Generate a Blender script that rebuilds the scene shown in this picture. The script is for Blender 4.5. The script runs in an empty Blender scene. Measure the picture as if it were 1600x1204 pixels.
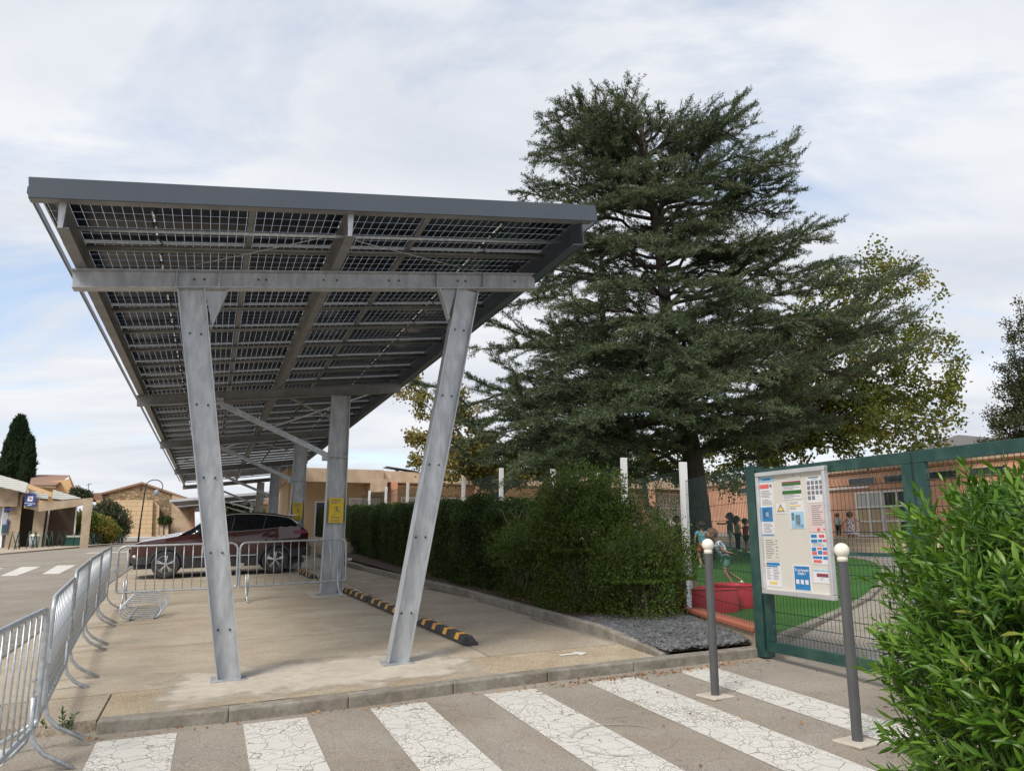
import bpy, bmesh, math, random
import numpy as np
from mathutils import Vector, Matrix
random.seed(7); RNG = np.random.default_rng(11)
scn = bpy.context.scene
COL = scn.collection
# ------------------------------------------------------------------ camera
F, PITCH, CAMH = 1170.0, math.atan(233/1170.), 1.64
cam = bpy.data.cameras.new('camera'); camo = bpy.data.objects.new('camera', cam); COL.objects.link(camo)
cam.sensor_width = 36; cam.lens = F/1600*36; cam.clip_end = 3000; cam.clip_start = .05
camo.location = (0, 0, CAMH); camo.rotation_euler = (math.pi/2+PITCH, 0, 0)
scn.camera = camo
# ------------------------------------------------------------------ sky, sun, exposure
SUN_EL, SUN_ROT = math.radians(48), math.radians(215)
wd = bpy.data.worlds.new('World'); scn.world = wd; wd.use_nodes = True
nt = wd.node_tree; nt.nodes.clear()
def nd(nt, t, **k):
    n = nt.nodes.new(t)
    for a, b in k.items():
        if a.startswith('i_'): n.inputs[a[2:]].default_value = b
        else: setattr(n, a, b)
    return n
out = nd(nt, 'ShaderNodeOutputWorld'); bg = nd(nt, 'ShaderNodeBackground', i_Strength=.1)
sky = nd(nt, 'ShaderNodeTexSky', sky_type='NISHITA', sun_disc=False, sun_elevation=SUN_EL, sun_rotation=SUN_ROT)
sky.air_density = 1.0; sky.dust_density = .6; sky.ozone_density = 2.0
tc = nd(nt, 'ShaderNodeTexCoord'); sep = nd(nt, 'ShaderNodeSeparateXYZ')
nt.links.new(tc.outputs['Generated'], sep.inputs[0])
# flatten direction onto a cloud plane: xy/(z+.12)
za = nd(nt, 'ShaderNodeMath', operation='ABSOLUTE'); nt.links.new(sep.outputs[2], za.inputs[0])
zb = nd(nt, 'ShaderNodeMath', operation='ADD'); zb.inputs[1].default_value = .16; nt.links.new(za.outputs[0], zb.inputs[0])
dx = nd(nt, 'ShaderNodeMath', operation='DIVIDE'); dy = nd(nt, 'ShaderNodeMath', operation='DIVIDE')
nt.links.new(sep.outputs[0], dx.inputs[0]); nt.links.new(zb.outputs[0], dx.inputs[1])
nt.links.new(sep.outputs[1], dy.inputs[0]); nt.links.new(zb.outputs[0], dy.inputs[1])
cmb = nd(nt, 'ShaderNodeCombineXYZ'); nt.links.new(dx.outputs[0], cmb.inputs[0]); nt.links.new(dy.outputs[0], cmb.inputs[1])
mp = nd(nt, 'ShaderNodeMapping'); mp.inputs['Rotation'].default_value = (0, 0, .45); mp.inputs['Scale'].default_value = (.55, 1.0, 1); mp.inputs['Location'].default_value = (3.35, 1.2, 0)
nt.links.new(cmb.outputs[0], mp.inputs[0])
n1 = nd(nt, 'ShaderNodeTexNoise'); n1.inputs['Scale'].default_value = 1.35; n1.inputs['Detail'].default_value = 10; n1.inputs['Roughness'].default_value = .60; n1.inputs['Distortion'].default_value = .5
n2 = nd(nt, 'ShaderNodeTexNoise'); n2.inputs['Scale'].default_value = 1.5; n2.inputs['Detail'].default_value = 9; n2.inputs['Roughness'].default_value = .58; n2.inputs['Distortion'].default_value = .4
nt.links.new(mp.outputs[0], n1.inputs['Vector']); nt.links.new(mp.outputs[0], n2.inputs['Vector'])
r1 = nd(nt, 'ShaderNodeValToRGB'); r1.color_ramp.elements[0].position = .30; r1.color_ramp.elements[1].position = .475
nt.links.new(n1.outputs[0], r1.inputs[0])
r2 = nd(nt, 'ShaderNodeValToRGB')
r2.color_ramp.elements[0].position = .36; r2.color_ramp.elements[0].color = (5.35, 5.65, 6.25, 1)
r2.color_ramp.elements[1].position = .62; r2.color_ramp.elements[1].color = (6.9, 7.0, 7.25, 1)
nt.links.new(n2.outputs[0], r2.inputs[0])
mx = nd(nt, 'ShaderNodeMix', data_type='RGBA')
gain = nd(nt, 'ShaderNodeMix', data_type='RGBA', blend_type='ADD'); gain.inputs[0].default_value = 1; gain.inputs[7].default_value = (1.9, 2.2, 2.6, 1)
nt.links.new(sky.outputs[0], gain.inputs[6])
nt.links.new(r1.outputs[0], mx.inputs[0]); nt.links.new(gain.outputs[2], mx.inputs[6]); nt.links.new(r2.outputs[0], mx.inputs[7])
nt.links.new(mx.outputs[2], bg.inputs[0]); nt.links.new(bg.outputs[0], out.inputs[0])
sl = bpy.data.lights.new('sun', 'SUN'); slo = bpy.data.objects.new('sun', sl); COL.objects.link(slo)
sl.energy = 2.3; sl.angle = math.radians(18); sl.color = (1, .93, .83)
sd = Vector((math.sin(SUN_ROT)*math.cos(SUN_EL), math.cos(SUN_ROT)*math.cos(SUN_EL), math.sin(SUN_EL)))
slo.rotation_euler = sd.to_track_quat('Z', 'Y').to_euler()
scn.view_settings.view_transform = 'Standard'; scn.view_settings.look = 'None'; scn.view_settings.gamma = 1
scn.view_settings.exposure = .42
scn.render.engine = 'CYCLES'
scn.cycles.transparent_max_bounces = 16; scn.cycles.max_bounces = 7
# ------------------------------------------------------------------ frames
AZ = math.radians(-21.6)
U = Vector((math.sin(AZ), math.cos(AZ), 0)); Wv = Vector((math.cos(AZ), -math.sin(AZ), 0)); ROT = -AZ
def Gz(s, t): return .0318*min(max(s, -45), 45) + .0261*min(max(t, -8), 48)
def P(s, t, z=None): return Wv*s + U*t + Vector((0, 0, Gz(s, t) if z is None else z))
def rayd(px, py):
    a = (px-800)/F; b = (602-py)/F; c, s = math.cos(PITCH), math.sin(PITCH)
    return Vector((a, c-b*s, s+b*c))
CP = Vector((0, 0, CAMH))
def at(px, py, y): d = rayd(px, py); return CP + d*(y/d.y)
def at_t(px, py, t): d = rayd(px, py); return CP + d*(t/d.dot(U))
def at_s(px, py, s): d = rayd(px, py); return CP + d*(s/d.dot(Wv))
def ST(p): return (p.dot(Wv), p.dot(U), p.z)
# ------------------------------------------------------------------ materials
def newmat(name):
    m = bpy.data.materials.new(name); m.use_nodes = True
    n = m.node_tree; b = n.nodes['Principled BSDF']
    return m, n, b
def lk(n, a, b): n.links.new(a, b)
def mat(name, c1, c2=None, sc=8, rough=.6, metal=0, bump=0, bsc=None, det=6, stretch=None, spec=.5, lo=.35, hi=.65, coat=0, c3=None, sc3=60, amt3=.35):
    m, n, b = newmat(name)
    b.inputs['Roughness'].default_value = rough; b.inputs['Metallic'].default_value = metal
    b.inputs['Specular IOR Level'].default_value = spec; b.inputs['Coat Weight'].default_value = coat
    co = nd(n, 'ShaderNodeTexCoord'); src = co.outputs['Object']
    if stretch:
        mpn = nd(n, 'ShaderNodeMapping'); mpn.inputs['Scale'].default_value = stretch; lk(n, src, mpn.inputs[0]); src = mpn.outputs[0]
    b.inputs['Base Color'].default_value = (*c1, 1)
    if c2:
        t = nd(n, 'ShaderNodeTexNoise'); t.inputs['Scale'].default_value = sc; t.inputs['Detail'].default_value = det; t.inputs['Roughness'].default_value = .62
        lk(n, src, t.inputs['Vector'])
        r = nd(n, 'ShaderNodeValToRGB'); r.color_ramp.elements[0].position = lo; r.color_ramp.elements[1].position = hi
        r.color_ramp.elements[0].color = (*c1, 1); r.color_ramp.elements[1].color = (*c2, 1)
        lk(n, t.outputs[0], r.inputs[0]); last = r.outputs[0]
        if c3:
            t3 = nd(n, 'ShaderNodeTexNoise'); t3.inputs['Scale'].default_value = sc3; t3.inputs['Detail'].default_value = 3
            lk(n, src, t3.inputs['Vector'])
            r3 = nd(n, 'ShaderNodeValToRGB'); r3.color_ramp.elements[0].position = .45; r3.color_ramp.elements[1].position = .62
            lk(n, t3.outputs[0], r3.inputs[0])
            ml = nd(n, 'ShaderNodeMath', operation='MULTIPLY'); ml.inputs[1].default_value = amt3; lk(n, r3.outputs[0], ml.inputs[0])
            x = nd(n, 'ShaderNodeMix', data_type='RGBA'); lk(n, ml.outputs[0], x.inputs[0]); lk(n, last, x.inputs[6]); x.inputs[7].default_value = (*c3, 1)
            last = x.outputs[2]
        lk(n, last, b.inputs['Base Color'])
    if bump:
        t2 = nd(n, 'ShaderNodeTexNoise'); t2.inputs['Scale'].default_value = bsc or sc*3; t2.inputs['Detail'].default_value = 6
        lk(n, src, t2.inputs['Vector'])
        bp = nd(n, 'ShaderNodeBump'); bp.inputs['Strength'].default_value = bump; bp.inputs['Distance'].default_value = .01
        lk(n, t2.outputs[0], bp.inputs['Height']); lk(n, bp.outputs[0], b.inputs['Normal'])
    return m
def leafmat(name, cols, rough=.55, trans=.25, spec=.3, nscale=.8):
    m, n, b = newmat(name)
    g = nd(n, 'ShaderNodeNewGeometry'); r = nd(n, 'ShaderNodeValToRGB')
    el = r.color_ramp.elements
    while len(el) < len(cols): el.new(.5)
    for i, c in enumerate(cols): el[i].position = i/(len(cols)-1); el[i].color = (*c, 1)
    t = nd(n, 'ShaderNodeTexNoise'); t.inputs['Scale'].default_value = nscale; t.inputs['Detail'].default_value = 2
    co = nd(n, 'ShaderNodeTexCoord'); lk(n, co.outputs['Object'], t.inputs['Vector'])
    a = nd(n, 'ShaderNodeMath', operation='MULTIPLY_ADD'); lk(n, g.outputs['Random Per Island'], a.inputs[0]); a.inputs[1].default_value = .55
    a2 = nd(n, 'ShaderNodeMath', operation='MULTIPLY_ADD'); lk(n, t.outputs[0], a2.inputs[0]); a2.inputs[1].default_value = 1.5; a2.inputs[2].default_value = -.52
    lk(n, a2.outputs[0], a.inputs[2]); lk(n, a.outputs[0], r.inputs[0])
    lk(n, r.outputs[0], b.inputs['Base Color']); b.inputs['Roughness'].default_value = rough; b.inputs['Specular IOR Level'].default_value = spec
    if trans:
        tr = nd(n, 'ShaderNodeBsdfTranslucent'); lk(n, r.outputs[0], tr.inputs[0]); ms = nd(n, 'ShaderNodeMixShader'); ms.inputs[0].default_value = trans
        lk(n, b.outputs[0], ms.inputs[1]); lk(n, tr.outputs[0], ms.inputs[2]); lk(n, ms.outputs[0], n.nodes['Material Output'].inputs[0])
    return m
def stripemat(name, c1, c2, scale, rot=0, axis='X', rough=.8, bump=.5, c3=None):
    m, n, b = newmat(name)
    co = nd(n, 'ShaderNodeTexCoord'); wv = nd(n, 'ShaderNodeTexWave'); wv.bands_direction = axis
    wv.inputs['Scale'].default_value = scale; wv.inputs['Distortion'].default_value = .6; wv.inputs['Detail'].default_value = 2
    lk(n, co.outputs['Object'], wv.inputs['Vector'])
    r = nd(n, 'ShaderNodeValToRGB'); r.color_ramp.elements[0].color = (*c1, 1); r.color_ramp.elements[1].color = (*c2, 1)
    t = nd(n, 'ShaderNodeTexNoise'); t.inputs['Scale'].default_value = 2.5; t.inputs['Detail'].default_value = 8; lk(n, co.outputs['Object'], t.inputs['Vector'])
    x = nd(n, 'ShaderNodeMix', data_type='FLOAT'); x.inputs[0].default_value = .6; lk(n, wv.outputs[0], x.inputs[2]); lk(n, t.outputs[0], x.inputs[3])
    lk(n, x.outputs[0], r.inputs[0]); lk(n, r.outputs[0], b.inputs['Base Color']); b.inputs['Roughness'].default_value = rough
    bp = nd(n, 'ShaderNodeBump'); bp.inputs['Strength'].default_value = bump; bp.inputs['Distance'].default_value = .03; lk(n, wv.outputs[0], bp.inputs['Height']); lk(n, bp.outputs[0], b.inputs['Normal'])
    return m
M = {}
M['asphalt'] = mat('asphalt', (.225, .202, .172), (.30, .272, .236), sc=.9, rough=.88, bump=.45, bsc=90, c3=(.46, .41, .35), sc3=75, amt3=.55, spec=.25)
M['concrete'] = mat('concrete_ground', (.42, .362, .285), (.52, .46, .37), sc=1.6, rough=.9, bump=.45, bsc=70, stretch=(.45, 1.3, 1), c3=(.29, .245, .19), sc3=55, amt3=.5, spec=.2)
M['aggregate'] = mat('washed_aggregate', (.43, .355, .255), (.52, .44, .33), sc=2, rough=.9, bump=.8, bsc=60, c3=(.2, .16, .11), sc3=50, amt3=.6, spec=.2)
M['path'] = mat('footpath_aggregate', (.37, .315, .245), (.46, .40, .32), sc=1.4, rough=.9, bump=.6, bsc=60, c3=(.17, .15, .125), sc3=55, amt3=.6, spec=.2)
M['patch'] = mat('new_concrete', (.48, .435, .365), (.56, .51, .44), sc=2.5, rough=.85, bump=.12, bsc=40, spec=.2, c3=(.36, .33, .29), sc3=14, amt3=.3)
M['kerb'] = mat('kerb_stone', (.245, .225, .195), (.345, .32, .28), sc=5, rough=.9, bump=.4, bsc=70, c3=(.17, .155, .13), sc3=22, amt3=.4, spec=.2)
M['joint'] = mat('dark_joint', (.10, .075, .055), (.16, .12, .09), sc=10, rough=.95)
M['mulch'] = mat('bark_mulch', (.05, .035, .025), (.13, .085, .06), sc=25, rough=.95, bump=1, bsc=60)
M['slate'] = leafmat('slate_chips', [(.08, .085, .09), (.145, .15, .158), (.23, .235, .245)], rough=.6, trans=0, spec=.4)
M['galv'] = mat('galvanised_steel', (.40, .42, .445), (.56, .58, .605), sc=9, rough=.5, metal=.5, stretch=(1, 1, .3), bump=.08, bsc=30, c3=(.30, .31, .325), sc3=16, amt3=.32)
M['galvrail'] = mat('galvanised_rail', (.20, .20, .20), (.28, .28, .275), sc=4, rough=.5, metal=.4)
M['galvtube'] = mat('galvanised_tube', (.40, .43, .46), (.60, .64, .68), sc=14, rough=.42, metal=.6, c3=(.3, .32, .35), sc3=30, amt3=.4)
M['fascia'] = mat('grey_fascia', (.065, .080, .104), (.078, .094, .12), sc=1.5, rough=.42, metal=.1)
M['black'] = mat('black_plastic', (.018, .018, .02), (.03, .03, .032), sc=9, rough=.5)
M['rubber'] = mat('black_rubber', (.03, .03, .032), (.055, .055, .058), sc=12, rough=.8, bump=.2)
M['yellow'] = mat('yellow_reflector', (.72, .36, .03), (.62, .30, .03), sc=8, rough=.5)
M['greenpaint'] = mat('dark_green_paint', (.012, .046, .043), (.018, .064, .058), sc=3, rough=.38, c3=(.08, .17, .12), sc3=5, amt3=.25)
M['greenwire'] = mat('green_wire', (.008, .03, .027), (.012, .045, .04), sc=5, rough=.5)
M['white'] = mat('white_paint', (.74, .74, .75), (.80, .80, .80), sc=3, rough=.45)
M['cream'] = mat('cream_ball', (.78, .74, .64), (.82, .78, .69), sc=3, rough=.4)
M['bollard'] = mat('grey_bollard_paint', (.075, .077, .082), (.095, .097, .10), sc=4, rough=.42)
M['alu'] = mat('brushed_aluminium', (.62, .63, .64), (.72, .73, .74), sc=4, rough=.35, metal=.6)
M['board'] = mat('notice_backing', (.60, .58, .52), (.64, .62, .56), sc=2, rough=.6)
M['paper'] = mat('paper', (.68, .68, .70), (.72, .72, .74), sc=2, rough=.7)
M['pinkpaper'] = mat('pink_paper', (.66, .52, .52), (.70, .57, .56), sc=2, rough=.7)
M['ink'] = mat('ink', (.16, .16, .19), (.22, .22, .26), sc=20, rough=.7)
M['pblue'] = mat('print_blue', (.02, .17, .42), (.03, .22, .50), sc=4, rough=.6)
M['plblue'] = mat('print_light_blue', (.30, .52, .70), (.36, .58, .74), sc=4, rough=.6)
M['pnavy'] = mat('print_navy', (.03, .045, .22), (.04, .06, .27), sc=4, rough=.6)
M['pred'] = mat('print_red', (.62, .10, .12), (.68, .15, .15), sc=4, rough=.6)
M['pdred'] = mat('print_dark_red', (.22, .05, .09), (.27, .06, .10), sc=4, rough=.6)
M['pgreen'] = mat('print_green', (.03, .13, .03), (.05, .17, .04), sc=4, rough=.6)
M['pyellow'] = mat('print_yellow', (.70, .52, .10), (.76, .58, .14), sc=4, rough=.6)
M['signyellow'] = mat('yellow_sign', (.66, .47, .01), (.74, .54, .02), sc=6, rough=.5)
M['brick'] = mat('coping_brick', (.27, .078, .042), (.38, .125, .07), sc=9, rough=.8, bump=.3, bsc=60)
M['render'] = mat('cream_render', (.36, .28, .19), (.50, .41, .29), sc=5, rough=.9, bump=.5, bsc=60, c3=(.18, .14, .1), sc3=7, amt3=.4)
M['lawn'] = mat('artificial_grass', (.035, .105, .02), (.055, .145, .03), sc=1.2, rough=.9, bump=1, bsc=150, c3=(.075, .17, .045), sc3=90, amt3=.5, spec=.15)
M['yardpath'] = mat('yard_asphalt', (.20, .18, .165), (.27, .25, .23), sc=1.5, rough=.9, bump=.4, bsc=60)
M['terrace'] = mat('terrace_paving', (.50, .40, .29), (.58, .48, .36), sc=2, rough=.85)
M['pinkwall'] = mat('salmon_render', (.66, .34, .22), (.74, .41, .28), sc=.8, rough=.9, c3=(.44, .25, .17), sc3=2.2, amt3=.35)
M['beigewall'] = mat('beige_render', (.52, .37, .22), (.60, .44, .28), sc=.7, rough=.9)
M['beigefascia'] = mat('pale_fascia', (.56, .42, .30), (.64, .50, .37), sc=.8, rough=.9, c3=(.36, .27, .2), sc3=2.5, amt3=.35, stretch=(1, 1, .5))
M['windowglass'] = mat('window_glass', (.035, .045, .05), (.07, .085, .09), sc=1.2, rough=.08)
M['blind'] = mat('pale_blind', (.42, .42, .41), (.55, .55, .53), sc=1.5, rough=.6, stretch=(8, 8, .3))
M['woodpanel'] = mat('wood_panel', (.44, .32, .18), (.52, .39, .24), sc=3, rough=.6)
M['shopwhite'] = stripemat('white_slats', (.50, .52, .50), (.68, .70, .68), 3.2, axis='Z', bump=.5)
M['shopbeige'] = mat('beige_concrete', (.36, .285, .20), (.46, .38, .28), sc=2, rough=.9, c3=(.28, .22, .16), sc3=4, amt3=.4, stretch=(1, 1, .5))
M['shopbrown'] = mat('brown_wall', (.15, .105, .075), (.20, .145, .105), sc=1, rough=.9)
M['orange'] = mat('orange_render', (.62, .40, .20), (.68, .46, .25), sc=1, rough=.9)
M['tiles'] = stripemat('roman_tiles', (.17, .10, .075), (.44, .27, .19), 2.6, axis='X', bump=1)
M['greytiles'] = stripemat('grey_tiles', (.10, .095, .09), (.16, .15, .145), 2, axis='Z', bump=.4)
M['pavement'] = mat('pavement', (.36, .29, .22), (.44, .37, .29), sc=1, rough=.9)
M['bark'] = mat('bark', (.035, .027, .022), (.085, .068, .055), sc=4, rough=.95, bump=1, bsc=14, stretch=(2.5, 2.5, .5))
M['bark2'] = mat('pale_bark', (.10, .085, .065), (.22, .19, .15), sc=4, rough=.9, bump=.6, bsc=10)
M['cedar'] = leafmat('cedar_needles', [(.024, .040, .019), (.060, .088, .040), (.112, .145, .072), (.165, .195, .115)], rough=.6, trans=.12)
M['plane'] = leafmat('plane_leaves', [(.055, .080, .014), (.11, .145, .024), (.18, .205, .036), (.28, .225, .05)], rough=.5, trans=.35)
M['plane2'] = leafmat('yellowing_leaves', [(.12, .12, .03), (.21, .19, .05), (.32, .27, .08), (.28, .19, .06)], rough=.5, trans=.35)
M['hedge'] = leafmat('hedge_leaves', [(.016, .032, .008), (.034, .062, .013), (.066, .105, .020), (.115, .16, .032)], rough=.45, trans=.25)
M['shrub'] = leafmat('shrub_leaves', [(.026, .048, .009), (.060, .100, .015), (.12, .175, .026), (.21, .27, .045)], rough=.42, trans=.3)
M['oleander'] = leafmat('long_leaves', [(.036, .098, .010), (.072, .17, .014), (.125, .25, .022), (.20, .33, .04)], rough=.36, trans=.3, spec=.45, nscale=3)
M['darktree'] = leafmat('oak_leaves', [(.022, .032, .012), (.05, .06, .022), (.085, .09, .035)], rough=.5, trans=.2)
M['cypress'] = leafmat('cypress_sprays', [(.010, .024, .010), (.022, .045, .016), (.045, .075, .028)], rough=.6, trans=.1)
M['limebush'] = leafmat('bright_bush', [(.06, .10, .015), (.14, .19, .03), (.25, .25, .05), (.35, .15, .05)], trans=.3)
M['flowerbush'] = leafmat('oleander_bush', [(.02, .04, .015), (.045, .075, .03), (.08, .09, .04), (.36, .10, .12)], trans=.2, nscale=2)
M['litter'] = leafmat('dry_leaves', [(.14, .07, .03), (.30, .14, .055), (.46, .27, .12)], rough=.7, trans=.1)
M['weed'] = leafmat('weed_leaves', [(.05, .10, .02), (.10, .17, .04)], trans=.2)
M['carred'] = mat('dark_red_paint', (.050, .012, .009), (.062, .014, .010), sc=2, rough=.22, coat=1, metal=.3)
M['carred2'] = mat('bright_red_paint', (.45, .02, .03), (.5, .03, .04), sc=2, rough=.3, coat=.6)
M['cargrey'] = mat('grey_paint', (.06, .065, .07), (.07, .075, .08), sc=2, rough=.25, coat=1)
M['carglass'] = mat('tinted_glass', (.006, .007, .008), (.012, .014, .016), sc=1, rough=.04, spec=.8)
M['chrome'] = mat('chrome', (.75, .76, .78), (.82, .83, .84), sc=3, rough=.15, metal=1)
M['rimdark'] = mat('rim_dark', (.05, .05, .055), (.07, .07, .075), sc=3, rough=.35, metal=.5)
M['lampglass'] = mat('headlamp', (.45, .48, .52), (.6, .63, .66), sc=9, rough=.1)
M['skin'] = mat('skin', (.46, .27, .19), (.52, .31, .23), sc=5, rough=.6)
M['skin2'] = mat('skin_tan', (.34, .19, .13), (.40, .23, .16), sc=5, rough=.6)
M['hair'] = mat('dark_hair', (.025, .016, .012), (.05, .03, .02), sc=20, rough=.6)
M['hairbrown'] = mat('brown_hair', (.10, .055, .03), (.16, .09, .05), sc=20, rough=.6)
def cloth(name, c, c2=None): return mat('cloth_'+name, c, c2 or tuple(min(1, x*1.25) for x in c), sc=14, rough=.85)
M['teal'] = cloth('teal', (.10, .30, .33)); M['corange'] = cloth('orange', (.50, .15, .04)); M['navy'] = cloth('navy', (.012, .018, .04))
M['cgreen'] = cloth('green', (.10, .22, .17)); M['cgrey'] = cloth('grey', (.07, .075, .08)); M['cbeige'] = cloth('beige', (.36, .34, .27))
M['cblack'] = cloth('black', (.012, .012, .014)); M['cdkred'] = cloth('dark_red', (.22, .02, .035)); M['clblue'] = cloth('light_blue', (.35, .48, .52)); M['clight'] = cloth('pale_trousers', (.40, .43, .38))
M['playred'] = mat('red_plastic', (.45, .015, .035), (.55, .03, .05), sc=3, rough=.4)
M['playgreen'] = mat('green_plastic', (.01, .12, .07), (.02, .16, .09), sc=3, rough=.4)
M['bingreen'] = mat('bin_green', (.01, .075, .06), (.015, .09, .07), sc=3, rough=.5)
M['bingrey'] = mat('bin_grey', (.26, .30, .32), (.3, .34, .36), sc=3, rough=.5)
M['atm'] = mat('cash_machine_grey', (.33, .34, .38), (.4, .41, .45), sc=3, rough=.5)
def dotmat(name, base, spot, scale, th=.3, vor='F1'):
    m, n, b = newmat(name); co = nd(n, 'ShaderNodeTexCoord'); v = nd(n, 'ShaderNodeTexVoronoi'); v.inputs['Scale'].default_value = scale
    lk(n, co.outputs['Object'], v.inputs['Vector']); r = nd(n, 'ShaderNodeValToRGB'); r.color_ramp.interpolation = 'CONSTANT'
    r.color_ramp.elements[0].color = (*spot, 1); r.color_ramp.elements[1].position = th; r.color_ramp.elements[1].color = (*base, 1)
    lk(n, v.outputs['Distance'], r.inputs[0]); lk(n, r.outputs[0], b.inputs['Base Color']); b.inputs['Roughness'].default_value = .85
    return m
M['floral'] = dotmat('cloth_floral', (.62, .58, .60), (.22, .04, .12), 16, .42)
M['flower2'] = dotmat('cloth_white_flowers', (.62, .60, .66), (.40, .18, .20), 14, .38)
def checkmat():
    m, n, b = newmat('cloth_check_shirt'); co = nd(n, 'ShaderNodeTexCoord'); br = nd(n, 'ShaderNodeTexBrick')
    br.offset = 0; br.inputs['Color1'].default_value = br.inputs['Color2'].default_value = (.70, .72, .76, 1); br.inputs['Mortar'].default_value = (.12, .17, .33, 1)
    br.inputs['Scale'].default_value = 1; br.inputs['Brick Width'].default_value = .055; br.inputs['Row Height'].default_value = .055; br.inputs['Mortar Size'].default_value = .005
    mpn = nd(n, 'ShaderNodeMapping'); mpn.inputs['Rotation'].default_value = (math.pi/2, 0, .4); lk(n, co.outputs['Object'], mpn.inputs[0]); lk(n, mpn.outputs[0], br.inputs['Vector'])
    lk(n, br.outputs[0], b.inputs['Base Color']); b.inputs['Roughness'].default_value = .85; return m
M['check'] = checkmat()
def blockmat(name, c1, c2, mort, bw, rh, ms, vr=False):
    m, n, b = newmat(name); co = nd(n, 'ShaderNodeTexCoord'); sp = nd(n, 'ShaderNodeSeparateXYZ'); cb = nd(n, 'ShaderNodeCombineXYZ')
    lk(n, co.outputs['Object'], sp.inputs[0]); lk(n, sp.outputs[0], cb.inputs[0]); lk(n, sp.outputs[2], cb.inputs[1])
    nz = nd(n, 'ShaderNodeTexNoise'); nz.inputs['Scale'].default_value = 1.5; lk(n, co.outputs['Object'], nz.inputs['Vector'])
    if vr:
        v = nd(n, 'ShaderNodeTexVoronoi', feature='DISTANCE_TO_EDGE'); v.inputs['Scale'].default_value = 1
        mpn = nd(n, 'ShaderNodeMapping'); mpn.inputs['Scale'].default_value = (1/bw, 1/rh, 1); lk(n, cb.outputs[0], mpn.inputs[0]); lk(n, mpn.outputs[0], v.inputs['Vector'])
        vc = nd(n, 'ShaderNodeTexVoronoi'); vc.inputs['Scale'].default_value = 1; lk(n, mpn.outputs[0], vc.inputs['Vector'])
        r0 = nd(n, 'ShaderNodeValToRGB'); r0.color_ramp.elements[0].color = (*c1, 1); r0.color_ramp.elements[1].color = (*c2, 1)
        sx = nd(n, 'ShaderNodeSeparateColor'); lk(n, vc.outputs['Color'], sx.inputs[0]); lk(n, sx.outputs[0], r0.inputs[0])
        r = nd(n, 'ShaderNodeValToRGB'); r.color_ramp.elements[0].position = ms; r.color_ramp.elements[1].position = ms+.08; lk(n, v.outputs[0], r.inputs[0])
        x = nd(n, 'ShaderNodeMix', data_type='RGBA'); lk(n, r.outputs[0], x.inputs[0]); x.inputs[6].default_value = (*mort, 1); lk(n, r0.outputs[0], x.inputs[7]); lk(n, x.outputs[2], b.inputs['Base Color'])
        bp = nd(n, 'ShaderNodeBump'); bp.inputs['Distance'].default_value = .04; lk(n, r.outputs[0], bp.inputs['Height']); lk(n, bp.outputs[0], b.inputs['Normal'])
    else:
        br = nd(n, 'ShaderNodeTexBrick'); br.inputs['Color1'].default_value = (*c1, 1); br.inputs['Color2'].default_value = (*c2, 1); br.inputs['Mortar'].default_value = (*mort, 1)
        br.inputs['Scale'].default_value = 1; br.inputs['Brick Width'].default_value = bw; br.inputs['Row Height'].default_value = rh; br.inputs['Mortar Size'].default_value = ms
        lk(n, cb.outputs[0], br.inputs['Vector']); lk(n, br.outputs[0], b.inputs['Base Color'])
    b.inputs['Roughness'].default_value = .9; return m
M['stonewall'] = blockmat('rubble_stone', (.17, .115, .065), (.42, .31, .19), (.22, .17, .11), .34, .2, .05, True)
M['blockwall'] = blockmat('block_wall', (.62, .46, .28), (.56, .41, .25), (.34, .24, .15), .85, .33, .018)
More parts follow.
